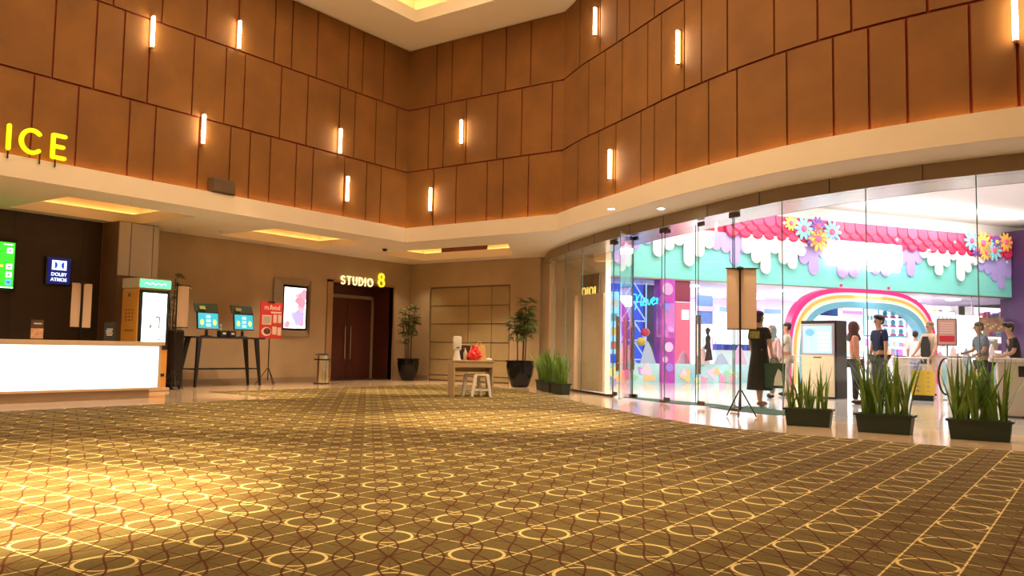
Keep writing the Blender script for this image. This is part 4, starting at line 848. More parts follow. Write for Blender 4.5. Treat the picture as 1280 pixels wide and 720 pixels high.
t = thing('card_reader', 'small black card reader pair between the two terminals', 'device', (-17.1, 12.40, 1.17), H90)
for x in (-.14, .10): MB().bbox(x - .10, x + .10, -.08, .08, 0, .15, .02).build('unit', M['black'], t); MB().box(x - .04, x + .04, -.085, -.079, .06, .10).build('keypad', M['white'], t)
t = thing('hand_gel_bottle', 'small greenish bottle behind the card reader on the high table', 'bottle', (-17.35, 12.40, 1.17), H90)
MB().lathe([(.05, 0), (.055, .02), (.055, .18), (.02, .23), (.02, .26)], n=14).build('bottle', mat('green_bottle', (.25, .30, .16), .2), t, True); MB().lathe([(.024, .26), (.024, .30)], n=10).build('cap', M['white'], t)
# red poster on a stand
t = thing('poster_stand', 'red food-menu poster on a black tripod stand right of the high table', 'poster', (-17.05, 13.62, 0), H90)
MB().box(-.34, .34, -.02, .0, 1.16, 2.06).build('board', mat('poster_red', (.62, .035, .03), .5), t)
MB().tube([(0, .03, .12), (0, .03, 1.95)], .014, 8).build('pole', M['blackm'], t)
MB().box(-.1, .1, -.03, .02, 2.05, 2.08).build('clip', M['blackm'], t)
for a in (0.3, 0.3 + 2 * PI / 3, 0.3 + 4 * PI / 3): MB().tube([(.02 * math.cos(a), .03 + .02 * math.sin(a), .42), (.30 * math.cos(a), .03 + .30 * math.sin(a), .012)], .011, 6).build('leg', M['blackm'], t)
PW = mat('poster_pinkish_white', (.85, .62, .55), .5)
text('m.food', .17, 'lettering', PW, t, (.02, -.022, 1.93), bold=.003); text('order here', .07, 'lettering', PW, t, (.10, -.022, 1.81))
bpy.data.objects.remove([o for o in t.children if o.name.startswith('lettering')][-1])
for x0, x1, z0, z1 in ((-.28, .0, 1.50, 1.74), (.06, .16, 1.55, 1.76), (.20, .31, 1.55, 1.76), (.04, .17, 1.26, 1.46), (.20, .31, 1.24, 1.44)): MB().box(x0, x1, -.024, -.02, z0, z1).build('print_block', PW, t)
MB().box(-.25, -.03, -.026, -.024, 1.53, 1.71).build('blank_square', mat('poster_pale_grey', (.5, .42, .36), .6), t)
MB().box(-.02, .30, -.024, -.02, 1.79, 1.83).build('subtitle_bar', PW, t)
MB().prism([(-.14 + .15 * math.cos(a * PI / 9), 1.33 + .11 * math.sin(a * PI / 9)) for a in range(18)], -.024, -.02).build('plate_picture', PW, t); MB().prism([(-.12 + .11 * math.cos(a * PI / 7), 1.34 + .08 * math.sin(a * PI / 7)) for a in range(14)], -.027, -.024).build('food_picture', mat('food_brown', (.14, .03, .02), .5, noise=.5, scale=25), t)
# film poster light box
t = thing('poster_light_box', 'chrome-framed light box with a pink and violet picture beside the studio door', 'poster', (-17.98, 15.05, 1.24), H90)
fr = MB(); Wd, Hh, b = .63, 1.55, .26
# bevelled metal frame built as a sloping ring
o_ = [(-Wd, 0), (Wd, 0), (Wd, Hh), (-Wd, Hh)]; i_ = [(-.42, .16), (.42, .16), (.42, Hh - .17), (-.42, Hh - .17)]
vs = [(p[0], 0.0, p[1]) for p in o_] + [(p[0], -.02, p[1]) for p in o_] + [(p[0], -.13, p[1]) for p in i_] + [(p[0], 0, p[1]) for p in i_]
fs = []
for j in range(4): n_ = (j + 1) % 4; fs += [(j, n_, 4 + n_, 4 + j), (4 + j, 4 + n_, 8 + n_, 8 + j), (8 + j, 8 + n_, 12 + n_, 12 + j)]
fr.add(vs, fs).build('frame', M['metal'], t)
MB().box(-.42, .42, -.125, 0, .16, Hh - .17).build('bezel', M['screen_black'], t); MB().box(-.365, .365, -.13, -.125, .22, Hh - .24).build('lit_picture', emis('poster_lit_white', (1.0, .93, .97), 2.4), t)
rnd = random.Random(5)
for cx, cz, r, c in ((.18, .98, .17, (.62, .06, .22)), (.30, 1.14, .13, (.75, .15, .35)), (.22, .80, .13, (.85, .30, .45)), (.12, .52, .20, (.35, .25, .70)), (.20, .44, .14, (.65, .15, .45)), (-.26, .30, .10, (.75, .12, .25)), (-.08, .62, .05, (.3, .5, .6)), (.05, 1.10, .06, (.8, .3, .45))):
    nn = 14; ph = rnd.uniform(0, 6)
    MB().prism([(max(-.36, min(.36, cx + r * (1 + .25 * math.sin(3 * a * 2 * PI / nn + ph)) * math.cos(a * 2 * PI / nn))), max(.23, min(Hh - .25, cz + r * (1 + .25 * math.sin(2 * a * 2 * PI / nn + ph)) * math.sin(a * 2 * PI / nn)))) for a in range(nn)], -.133 - .0004 * int(cz * 10), -.13).build('picture_shape', emis('lit_shape_%d' % int(r * 1000 + cz * 100), tuple(.25 + .75 * x_ for x_ in c), .8), t)
# bin
t = thing('waste_bin', 'polished chrome cylindrical waste bin with a dark lid beside the studio door', 'bin', (-17.0, 15.30, 0), H90)
MB().lathe([(.215, 0), (.215, .03)], n=28).build('base_ring', M['black'], t); MB().lathe([(.205, .03), (.205, .62)], n=32).build('body', M['chrome'], t, True)
MB().lathe([(.212, .62), (.212, .655)], n=28).build('dark_band', M['black'], t); MB().lathe([(.20, .655), (.195, .75)], n=32).build('collar', M['chrome'], t, True); MB().lathe([(.20, .75), (.17, .78), (.06, .80)], n=28).build('lid', M['black'], t, True)

# ------------------------------------------------------------------ potted palms
def frond_mesh(seed, n=7, ln=.30):
    rnd = random.Random(seed); mb = MB(); mb.tube([(0, 0, 0), (.10, 0, .06), (.20, 0, .07)], .004, 4)
    for i in range(n):
        a = math.radians(-75 + 150 * i / (n - 1)) + rnd.uniform(-.1, .1); l = ln * rnd.uniform(.75, 1.1); d = Vector((math.cos(a), math.sin(a), 0)); s = Vector((-d.y, d.x, 0)); o = Vector((.20, 0, .07)); wv = .024
        P = [o, o + d * l * .4 + Vector((0, 0, .02)), o + d * l * .75 + Vector((0, 0, -.02)), o + d * l + Vector((0, 0, -.09))]
        mb.add([P[0], P[1] + s * wv, P[1] - s * wv, P[2] + s * wv * .8, P[2] - s * wv * .8, P[3]], [(0, 2, 1), (1, 2, 4, 3), (3, 4, 5)])
    me = mb.mesh('frond'); me.materials.append(M['leafp']); return me
FM = [frond_mesh(i) for i in range(4)]
def palm(loc, label, H, potr, poth, seed, ncane=5, spread=.16, z0f=.42, nf=34, fs=1.0, potted=True):
    rnd = random.Random(seed); t = thing('potted_palm', label, 'plant', loc, rnd.uniform(0, 6), None)
    pr = [(potr * .50, 0), (potr * .62, .02), (potr * .90, poth * .45), (potr * 1.0, poth * .78), (potr * .97, poth * .93), (potr * 1.05, poth * .95), (potr * 1.05, poth), (potr * .92, poth), (potr * .90, poth * .9)]
    MB().lathe(pr, n=32).build('pot', M['pot'], t, True); MB().lathe([(potr * .9, poth * .88), (potr * .5, poth * .92)], n=20).build('soil', M['soil'], t)
    tips = []
    for i in range(ncane):
        a = rnd.uniform(0, 6.28); r = potr * rnd.uniform(.1, .45); x, y = r * math.cos(a), r * math.sin(a); hh = H * rnd.uniform(.72, .97)
        P = [(x, y, poth * .88), (x * 1.2, y * 1.2, (poth + hh) / 2), (x + spread * math.cos(a), y + spread * math.sin(a), hh)]
        MB().tube([Vector(P[0]).lerp(Vector(P[1]), .0), P[1], P[2]], [.018, .015, .009], 6).build('cane', M['cane'], t, True); tips.append(P)
    for i in range(nf):
        P = tips[i % ncane]; u = z0f + (1 - z0f) * (i / nf); q = Vector(P[1]).lerp(Vector(P[2]), max(0, u * 2 - 1)) if u > .5 else Vector(P[0]).lerp(Vector(P[1]), u * 2)
        o = inst('frond', FM[rnd.randrange(4)], t, q, (rnd.uniform(-.3, .3), rnd.uniform(-.9, .35), rnd.uniform(0, 6.28))); s = fs * rnd.uniform(.7, 1.15); o.scale = (s, s, s)
    return t
palm((-17.28, 18.98, 0), 'slim palm in a black pot between the studio door and the grid panel', 2.45, .33, .66, 3, 6, .16, .42, 110, .62)
palm((-12.72, 18.35, 0), 'tall palm in a big black pot right of the grid panel', 2.45, .37, .70, 11, 5, .13, .45, 150, .72)
palm((-17.4, 11.12, 0), 'leafy plant in a dark pot half hidden behind the beige banner and the trolley', 2.72, .2, .62, 21, 4, .14, .45, 50, .6)

# ------------------------------------------------------------------ grass planters
def blade_mesh(seed):
    rnd = random.Random(seed); mb = MB(); lean = rnd.uniform(.05, .45); wv = rnd.uniform(.011, .019); n = 6; vs = []; fs = []; curl = rnd.uniform(-.02, .06)
    for i in range(n + 1):
        u = i / n; x = lean * u ** 1.7; z = u * (1 - .12 * lean * u); ww = wv * (1 - .15 * u) * (1 if u < .6 else (1 - u) / .4 + .03); vs += [(x, -ww, z), (x - .004, 0, z), (x, ww, z)]
    for i in range(n): a = 3 * i; fs += [(a, a + 1, a + 4, a + 3), (a + 1, a + 2, a + 5, a + 4)]
    mb.add(vs, fs); me = mb.mesh('blade'); me.materials.append(M['leaf']); me.polygons.foreach_set('use_smooth', [True] * len(me.polygons)); return me
BMs = [blade_mesh(i) for i in range(9)]
def planter(loc, rz, label, seed, nb, hh, L_=.66, clumps=5, tall=None):
    rnd = random.Random(seed); t = thing('grass_planter', label, 'planter', loc, rz, None)
    h0 = .24; d0 = .11; a, b = L_ / 2, L_ / 2 - .03
    vs = [(-b, -d0 + .015, 0), (b, -d0 + .015, 0), (b, d0 - .015, 0), (-b, d0 - .015, 0), (-a, -d0, h0), (a, -d0, h0), (a, d0, h0), (-a, d0, h0), (-a + .02, -d0 + .02, h0), (a - .02, -d0 + .02, h0), (a - .02, d0 - .02, h0), (-a + .02, d0 - .02, h0), (-a + .03, -d0 + .03, .17), (a - .03, -d0 + .03, .17), (a - .03, d0 - .03, .17), (-a + .03, d0 - .03, .17)]
    fs = [(0, 3, 2, 1)]
    for k in (0, 4, 8):
        for j in range(4): n_ = (j + 1) % 4; fs.append((k + j, k + n_, k + 4 + n_, k + 4 + j))
    MB().add(vs, fs).build('trough', M['trough'], t)
    rm = MB(); rm.box(-a - .02, a + .02, -d0 - .02, -d0 + .01, h0 - .02, h0 + .008); rm.box(-a - .02, a + .02, d0 - .01, d0 + .02, h0 - .02, h0 + .008); rm.box(-a - .02, -a + .01, -d0, d0, h0 - .02, h0 + .008); rm.box(a - .01, a + .02, -d0, d0, h0 - .02, h0 + .008); rm.build('rim', M['trough'], t)
    MB().box(-a + .03, a - .03, -d0 + .03, d0 - .03, .16, .20).build('soil', M['soil'], t)
    cs = [(-a + .09 + (L_ - .18) * (i / (clumps - 1)), rnd.uniform(-.03, .03)) for i in range(clumps)]
    for i in range(nb):
        cx, cy = cs[i % clumps]; s = hh * rnd.uniform(.5, 1.0)
        if rnd.random() < .18: s = hh * rnd.uniform(1.0, 1.12)
        o = inst('blade', BMs[rnd.randrange(9)], t, (cx + rnd.uniform(-.035, .035), cy + rnd.uniform(-.03, .03), .18), (rnd.uniform(-.08, .08), rnd.uniform(-.10, .20), rnd.uniform(0, 6.28))); o.scale = (s * .85, .9 + .3 * s, s)
    return t
planter((-3.42, 12.02, 0), 0.10, 'dark green grass trough by the banner stand, leftmost and sparsest of the right three', 1, 46, .66, .62)
planter((-2.37, 11.72, 0), -0.02, 'middle grass trough of the right three, in front of the woman in pink', 2, 84, .90, .68, 6)
planter((-1.28, 11.62, 0), 0.03, 'dark green grass trough at the right edge, nearest and fullest of the right three', 3, 96, .84, .68, 6)
planter((-11.45, 17.5, 0), -0.80, 'grass trough beside the big black palm pot, hindmost of the left three', 4, 70, .80, .62)
planter((-10.85, 16.85, 0), -0.66, 'grass trough in the middle of the left three under the white mullion', 5, 90, .88, .66, 6)
planter((-10.12, 16.22, 0), -0.62, 'grass trough nearest the cream partition, front one of the left three', 6, 84, .76, .66, 6)

# ------------------------------------------------------------------ desk group
RD = math.atan2(14.16 - 13.52, -10.48 + 10.97)
RD = .93
dk = thing('desk', 'pale oak desk with panel legs standing alone on the carpet', 'desk', (-10.93, 13.95, 0.006), RD)
MB().bbox(-.43, .43, -.27, .27, .715, .745, .004).build('top', M['deskwood'], dk); MB().box(-.43, -.40, -.26, .26, 0, .715).build('leg_panel', M['deskwood'], dk); MB().box(.40, .43, -.26, .26, 0, .715).build('leg_panel', M['deskwood'], dk); MB().box(-.40, .40, .10, .12, .50, .715).build('modesty_panel', M['deskwood'], dk)
MB().box(-.40, .40, -.25, -.235, .60, .715).build('apron', M['deskwood'], dk)
dm = Matrix.Translation((-10.93, 13.95, 0.006)) @ Matrix.Rotation(RD, 4, 'Z')
def ondesk(x, y, z=.745): p = dm @ Vector((x, y, z)); return (p.x, p.y, p.z)
t = thing('sanitizer_dispenser', 'white hand-sanitizer dispenser on a flared foot at the left end of the desk', 'dispenser', ondesk(-.33, -.10), RD)
MB().lathe([(.09, 0), (.085, .015), (.055, .14), (.05, .24)], n=20).build('foot', M['white'], t, True); MB().bbox(-.085, .085, -.06, .06, .20, .50, .035).build('body', M['white'], t, True); MB().box(-.03, .03, -.065, -.058, .25, .27).build('nozzle', M['black'], t)
t = thing('picture_stand', 'dark framed picture with a white edge standing behind the bottle on the desk', 'frame', ondesk(-.13, .14), RD)
MB().box(-.15, .15, 0, .03, 0, .33).build('frame', M['white'], t); MB().box(-.13, .15, -.004, 0, .01, .315).build('picture', mat('dark_picture', (.08, .04, .02), .5), t)
t = thing('gel_bottle', 'clear pump bottle in front of the dark picture on the desk', 'bottle', ondesk(-.12, .02), RD); MB().lathe([(.04, 0), (.045, .02), (.045, .15), (.02, .19)], n=16).build('bottle', mat('cloudy_plastic', (.55, .50, .42), .15), t, True); MB().lathe([(.02, .19), (.02, .21), (.008, .215), (.008, .25)], n=10).build('pump', M['white'], t); MB().box(-.04, .01, -.008, .008, .24, .255).build('spout', M['white'], t)
t = thing('red_bag', 'crumpled bright red plastic bag on the desk', 'bag', ondesk(.06, -.06), RD)
bm = bmesh.new(); bmesh.ops.create_icosphere(bm, subdivisions=4, radius=1); rnd = random.Random(2)
from mathutils import noise as mn
for v in bm.verts:
    c = v.co.copy(); f = 1 + .35 * mn.noise(c * 2.2) + .15 * mn.noise(c * 6); zt = max(0, c.z); v.co = Vector((c.x * .145 * f * (1 - .45 * zt), c.y * .09 * f * (1 - .4 * zt), .115 + c.z * .125 * f + .06 * zt * zt))
    v.co.z = max(v.co.z, .002)
me = bpy.data.meshes.new('bag'); bm.to_mesh(me); bm.free(); me.materials.append(M['red']); inst('bag', me, t); MB().tube([(-.02, 0, .24), (-.05, 0, .31), (-.03, .01, .33)], .012, 6).build('handle', M['red'], t); MB().tube([(.02, 0, .24), (.07, 0, .29), (.10, .0, .33)], .012, 6).build('handle', M['red'], t)
t = thing('paper_bag', 'yellow paper bag leaning on the desk right of the red bag', 'bag', ondesk(.22, .10), RD)
MB().add([(-.13, -.06, 0), (.13, -.06, 0), (.13, .06, 0), (-.13, .06, 0), (-.17, -.04, .32), (.10, -.04, .34), (.10, .04, .33), (-.17, .04, .31)], [(0, 3, 2, 1), (0, 1, 5, 4), (1, 2, 6, 5), (2, 3, 7, 6), (3, 0, 4, 7)]).build('bag', M['paper'], t); MB().tube([(-.08, -.04, .32), (-.06, -.05, .39), (.0, -.05, .39), (.02, -.04, .33)], .006, 5).build('handle', M['paper'], t)
t = thing('tissue_pack', 'small crumpled pale packet at the right end of the desk', 'packet', ondesk(.35, -.14), RD); MB().ell((0, 0, .025), .07, .045, .025, 10, 6).build('packet', M['white'], t, True)
# plastic stools, one nested behind the other
def stool(loc, rz, label):
    t = thing('plastic_stool', label, 'stool', loc, rz, None); m_ = M['white']
    MB().bbox(-.15, .15, -.15, .15, .43, .46, .012).build('seat', m_, t)
    for sx in (-1, 1):
        for sy in (-1, 1):
            a = Vector((sx * .125, sy * .125, .44)); b = Vector((sx * .19, sy * .19, 0)); w0, w1 = .035, .026
            MB().add([(a.x - w0, a.y - w0, a.z), (a.x + w0, a.y - w0, a.z), (a.x + w0, a.y + w0, a.z), (a.x - w0, a.y + w0, a.z), (b.x - w1, b.y - w1, 0), (b.x + w1, b.y - w1, 0), (b.x + w1, b.y + w1, 0), (b.x - w1, b.y + w1, 0)], [(0, 1, 2, 3), (4, 7, 6, 5), (0, 4, 5, 1), (1, 5, 6, 2), (2, 6, 7, 3), (3, 7, 4, 0)]).build('leg', m_, t)
    for s in (-1, 1): MB().box(-.165, .165, s * .172 - .012, s * .172 + .012, .12, .16).build('stretcher', m_, t); MB().box(s * .172 - .012, s * .172 + .012, -.165, .165, .12, .16).build('stretcher', m_, t)
stool((-10.68, 14.0, .006), RD - .25, 'white plastic stool tucked under the desk, the front one'); stool((-11.03, 14.12, .006), RD - .2, 'white plastic stool tucked under the desk, behind the front one')

# banner stand in front of the glass doors
banner_stand((-4.68, 12.78, 0), .55, 2.33, 1.37, -.20, .26, 'tall beige banner back on a black tripod in front of the glass doors', 2.36, .26)
bpy.data.objects

# ================================================================== PEOPLE
def skinmesh(J, edges, name, sub=2):
    """J: name -> (co, rx, ry)"""
    me = bpy.data.meshes.new('tmp'); ks = list(J); me.from_pydata([J[k][0] for k in ks], [(ks.index(a), ks.index(b)) for a, b in edges], [])
    o = bpy.data.objects.new('tmp', me); COL.objects.link(o)
    sk = o.modifiers.new('skin', 'SKIN'); sk.use_smooth_shade = True; sk.branch_smoothing = .3
    for i, k in enumerate(ks): me.skin_vertices[0].data[i].radius = (J[k][1], J[k][2]); me.skin_vertices[0].data[i].use_root = (i == 0)
    ss = o.modifiers.new('sub', 'SUBSURF'); ss.levels = sub; ss.render_levels = sub
    bpy.context.view_layer.update(); dg = bpy.context.evaluated_depsgraph_get(); m2 = bpy.data.meshes.new_from_object(o.evaluated_get(dg)); bpy.data.objects.remove(o)
    m2.name = name; return m2
def join_mesh(me, mb):
    bm = bmesh.new(); bm.from_mesh(me); t = mb.mesh('t'); bm.from_mesh(t); bm.to_mesh(me); bm.free(); bpy.data.meshes.remove(t); me.update(); me.polygons.foreach_set('use_smooth', [True] * len(me.polygons))
CLOTH = {}
def cmat(c, n=.12):
    key = 'cloth_%d_%d_%d' % tuple(int(x * 255) for x in c); return mat(key, c, .85, noise=n, scale=12)
def person(label, loc, rz, H, top, bottom, shirt='short', skirt=False, hair=(.018, .012, .010), hairstyle='short', arms=((.10, .0, .15), (.10, .0, .15)), stride=0.0, shoes=(.02, .02, .02), lean=0.0, turn=0.0, apron=None, headtilt=0.0, skin=None, build=1.0):
    """arms: (outward, forward, elbow bend) for the figure's +x side then its -x side"""
    t = thing('person', label, 'person', loc, rz, None); k = H / 1.72; V = Vector
    fw = -lean
    def q(x, y, z): return V((x * k, (y + fw * max(0, z - .9)) * k, z * k))
    J = {}
    def j(n, x, y, z, rx, ry): J[n] = (q(x, y, z), rx * k, ry * k)
    b_ = build
    j('pelvis', 0, 0, .95, .135 * b_, .10 * b_); j('waist', 0, 0, 1.10, .118 * b_, .092 * b_); j('chest', 0, .01, 1.30, .145 * b_, .105 * b_); j('collar', 0, .015, 1.42, .10, .07); j('neck', 0, 0, 1.49, .05, .05); j('jaw', 0, -.02, 1.555, .062, .066); j('skull', 0, 0, 1.635, .076, .092); j('crown', 0, .01, 1.70, .045, .055)
    E_ = [('pelvis', 'waist'), ('waist', 'chest'), ('chest', 'collar'), ('collar', 'neck'), ('neck', 'jaw'), ('jaw', 'skull'), ('skull', 'crown')]
    mb = MB()
    for s, nm, (out, fwd, bend) in ((1, 'l', arms[0]), (-1, 'r', arms[1])):
        j('sh' + nm, s * .175, .01, 1.405, .055, .055)
        el = V((s * (.175 + .27 * math.sin(out)), .01 - .27 * math.sin(fwd), 1.405 - .27 * math.cos(fwd) * math.cos(out)))
        a2 = fwd + bend; wr = el + V((s * .24 * math.sin(out * .4) * (1 if bend < 1 else -1), -.24 * math.sin(a2), -.24 * math.cos(a2)))
        d = (wr - el).normalized(); pm = wr + d * .06
        j('el' + nm, *el, .042, .042); j('wr' + nm, *wr, .026, .022); j('pm' + nm, *pm, .036, .018)
        E_ += [('chest', 'sh' + nm), ('sh' + nm, 'el' + nm), ('el' + nm, 'wr' + nm), ('wr' + nm, 'pm' + nm)]
        side = V((0, 1, 0)) if abs(d.y) < .7 else V((0, 0, 1)); side = (side - d * side.dot(d)).normalized(); inn = d.cross(side).normalized() * (-s)
        for f in range(4):
            b0 = wr + d * .085 + side * (.026 - .0175 * f); l = (.062, .072, .068, .052)[f]
            mb.tube([q(*b0), q(*(b0 + d * l * .5 + inn * .004)), q(*(b0 + d * l * .9 + inn * .022))], [.009 * k, .008 * k, .006 * k], 6)
        b0 = wr + d * .03 + side * .03; mb.tube([q(*b0), q(*(b0 + side * .025 + d * .025)), q(*(b0 + side * .03 + d * .06))], [.011 * k, .010 * k, .007 * k], 6)
    for s, nm in ((1, 'l'), (-1, 'r')):
        st = stride * s
        j('hip' + nm, s * .085, 0, .88, .088, .09); j('kn' + nm, s * .09, -.22 * st - (.02 if st == 0 else 0), .50, .058, .06); j('an' + nm, s * .095, -.42 * st, .09 + .05 * max(0, -st), .037, .040); j('to' + nm, s * .10, -.42 * st - .14, .035 + .0 * st, .035, .022)
        E_ += [('pelvis', 'hip' + nm), ('hip' + nm, 'kn' + nm), ('kn' + nm, 'an' + nm), ('an' + nm, 'to' + nm)]
    sm = M['skin'] if skin is None else mat('skin_%d' % int(skin[0] * 100), skin, .55)
    me = skinmesh(J, E_, 'body'); R = Matrix.Rotation(turn, 4, 'Z')
    hc = V((0, .012, 1.62))
    def hq(x, y, z): p = R @ (V((x, y, z))); return q(*(p + V((0, 0, 0))))
    # face: nose, brow, lips, ears
    mb.ell(hq(0, -.098, 1.60), .012 * k, .018 * k, .022 * k, 8, 6); mb.ell(hq(0, -.084, 1.565), .022 * k, .010 * k, .007 * k, 8, 5); mb.ell(hq(0, -.080, 1.63), .045 * k, .016 * k, .010 * k, 8, 5)
    for s in (-1, 1): mb.ell(hq(s * .078, .01, 1.61), .010 * k, .02 * k, .030 * k, 8, 6)
    join_mesh(me, mb); me.materials.append(sm); inst('body', me, t)
    ey = MB()
    for s in (-1, 1): ey.ell(hq(s * .030, -.087, 1.615), .012 * k, .008 * k, .007 * k, 8, 5)
    ey.build('eyes', M['black'], t, True)
    def sub(names, edges, grow, nm, m_, sc=2, extra=None):
        JJ = {n: (J[n][0], J[n][1] * grow + .008, J[n][2] * grow + .008) for n in names}
        if extra: JJ.update(extra)
        mm = skinmesh(JJ, [e for e in E_ + (edges or []) if e[0] in JJ and e[1] in JJ], nm, sc); mm.materials.append(m_); return inst(nm, mm, t)
    nm_ = ['chest', 'waist', 'pelvis', 'collar', 'shl', 'shr'] + (['ell', 'elr'] if shirt != 'none' else []) + (['wrl', 'wrr'] if shirt == 'long' else [])
    ex = {}
    if shirt == 'short':
        for s in 'lr': a, b = J['sh' + s][0], J['el' + s][0]; nm_.remove('el' + s); ex['half' + s] = (a.lerp(b, .8), .058 * k, .058 * k); E_.append(('sh' + s, 'half' + s))
    sub(nm_, None, 1.10, 'shirt', cmat(top), extra=ex)
    if skirt:
        L0 = skirt; pr = [(.26 * k, L0 * k), (.235 * k, (L0 + .25) * k), (.19 * k, .85 * k), (.165 * k, 1.0 * k), (.15 * k, 1.12 * k)]
        MB().lathe(pr, n=24, sy=.75).build('skirt', cmat(bottom), t, True)
        for p in (): pass
    else: sub(['pelvis', 'hipl', 'hipr', 'knl', 'knr', 'anl', 'anr'], None, 1.12, 'trousers', cmat(bottom))
    sh = MB()
    for s in 'lr':
        a = J['an' + s][0]; sh.ell((a.x, a.y - .06 * k, max(.045 * k, a.z - .045 * k)), .05 * k, .135 * k, .045 * k, 12, 7)
    sh.build('shoes', cmat(shoes), t, True)
    hm = mat('hair_%d_%d' % (int(hair[0] * 100), int(hair[2] * 100)), hair, .5, bump=.4, bscale=80)
    c = hq(0, .018, 1.655)
    if hairstyle == 'short':
        h_ = MB(); h_.ell(hq(0, .022, 1.668), .082 * k, .096 * k, .072 * k, 18, 10); h_.ell(hq(0, .045, 1.62), .076 * k, .062 * k, .08 * k, 14, 8); h_.build('hair', hm, t, True)
    elif hairstyle == 'tuft':
        h_ = MB(); h_.ell(hq(0, .03, 1.672), .088 * k, .10 * k, .080 * k, 18, 10); h_.ell(hq(0, .045, 1.62), .078 * k, .062 * k, .08 * k, 14, 8); h_.ell(hq(0, -.05, 1.71), .07 * k, .05 * k, .04 * k, 12, 7); h_.build('hair', hm, t, True)
    elif hairstyle == 'hijab':
        h_ = MB(); h_.lathe([(.06 * k, 1.30 * k), (.155 * k, 1.36 * k), (.135 * k, 1.44 * k), (.10 * k, 1.50 * k), (.108 * k, 1.60 * k), (.105 * k, 1.67 * k), (.07 * k, 1.735 * k), (.01 * k, 1.755 * k)], (0, .02, 0), 24); h_.build('headscarf', cmat(hair, .2), t, True)
        if True:
            f_ = MB(); f_.ell(hq(0, -.075, 1.61), .062 * k, .035 * k, .075 * k, 16, 9); f_.build('face', sm, t, True)
    elif hairstyle == 'cap':
        h_ = MB(); h_.ell(hq(0, .012, 1.685), .086 * k, .10 * k, .065 * k, 18, 10); h_.build('cap', cmat(hair, .2), t, True)
        MB().ell(hq(0, .04, 1.60), .085 * k, .075 * k, .075 * k, 14, 8).build('hair', M['hair'], t, True)
    if apron: MB().prism([(-.13 * k, .75 * k), (.13 * k, .75 * k), (.12 * k, 1.2 * k), (.07 * k, 1.38 * k), (-.07 * k, 1.38 * k), (-.12 * k, 1.2 * k)], -.15 * k, -.135 * k).build('apron', cmat(apron), t)
    return t, k
def toward(loc, tx, ty): return math.atan2(ty - loc[1], tx - loc[0]) + PI / 2
# woman in the long black dress with a green bag, walking behind the banner
lw = (-5.38, 15.72, 0.0)
p1, k1 = person('woman in a long black dress and dark cap carrying a green bag behind the banner', lw, 2.75, 1.78, (.012, .010, .012), (.016, .012, .010), 'short', .30, (.05, .02, .06), 'cap', ((.22, .1, .35), (.25, .05, .1)), .25, (.25, .14, .09), build=1.25)
MB().box(-.12, .12, .125, .14, 1.28, 1.42).build('back_print', mat('olive_gold_print', (.28, .22, .05), .6, noise=.5, scale=30), p1)
t = thing('shopping_bag', 'dark green shopping bag with a pale print held by the woman in black', 'bag', (-5.06, 15.62, .36), .3)
MB().add([(-.17, -.05, 0), (.17, -.05, 0), (.17, .05, 0), (-.17, .05, 0), (-.19, -.04, .46), (.19, -.04, .46), (.19, .04, .46), (-.19, .04, .46)], [(0, 3, 2, 1), (0, 1, 5, 4), (1, 2, 6, 5), (2, 3, 7, 6), (3, 0, 4, 7)]).build('bag', mat('bag_green', (.01, .06, .035), .6), t)
MB().prism([(-.02, .05), (.14, .05), (.12, .30), (.06, .36), (.0, .2)], -.056, -.051).build('print', M['white'], t); MB().tube([(-.08, 0, .46), (-.05, 0, .56), (.05, 0, .56), (.08, 0, .46)], .008, 5).build('handle', M['black'], t)
person('woman in a salmon-pink blouse, dark trousers and brown headscarf behind the middle trough', (-4.22, 18.1, 0), 1.9, 1.66, (.72, .34, .25), (.015, .012, .015), 'long', False, (.10, .045, .04), 'hijab', ((.08, .0, .12), (.08, .05, .2)), 0, (.02, .02, .02))
person('young man in a navy t-shirt facing the woman in pink', (-3.98, 19.2, 0), -.75, 1.84, (.012, .016, .06), (.02, .02, .025), 'short', False, (.015, .01, .01), 'tuft', ((.12, .0, .1), (.1, .05, .2)), 0)
person('grey-haired passer-by in a patterned pink top beside the woman in black', (-6.22, 19.0, 0), -.3, 1.62, (.72, .42, .42), (.10, .16, .12), 'long', False, (.16, .17, .20), 'hijab', stride=.3)
person('man in a pale shirt seen in profile left of the black information kiosk', (-6.25, 20.2, 0), -1.4, 1.74, (.70, .66, .56), (.55, .45, .35), 'short', False, (.02, .015, .015), 'short', ((.1, .3, .9), (.1, .3, .9)))
person('bespectacled barista in a beige shirt and black apron behind the pink menu stand', (-3.62, 23.2, 0), -.55, 1.86, (.66, .48, .36), (.60, .45, .32), 'short', False, (.24, .15, .08), 'short', ((.25, .3, .4), (.2, .3, .4)), apron=(.02, .02, .02))
person('person seen from behind in white at the right foot of the rainbow arch', (-4.42, 26.0, 0), PI, 1.70, (.80, .76, .80), (.3, .3, .4), 'short', False, (.02, .015, .015), 'short')
person('bearded man in a grey-blue shirt leaning on the white service counter', (-2.02, 19.3, 0), -1.0, 1.70, (.16, .20, .28), (.04, .04, .06), 'short', False, (.10, .05, .03), 'short', ((.1, .25, .9), (.1, .3, 1.0)), lean=.15)
person('dark-haired man in black at the service counter by the purple column', (-1.42, 18.9, 0), -1.2, 1.66, (.015, .012, .015), (.02, .02, .02), 'short', False, (.015, .01, .01), 'tuft', ((.1, .3, .9), (.1, .2, .9)), lean=.2)

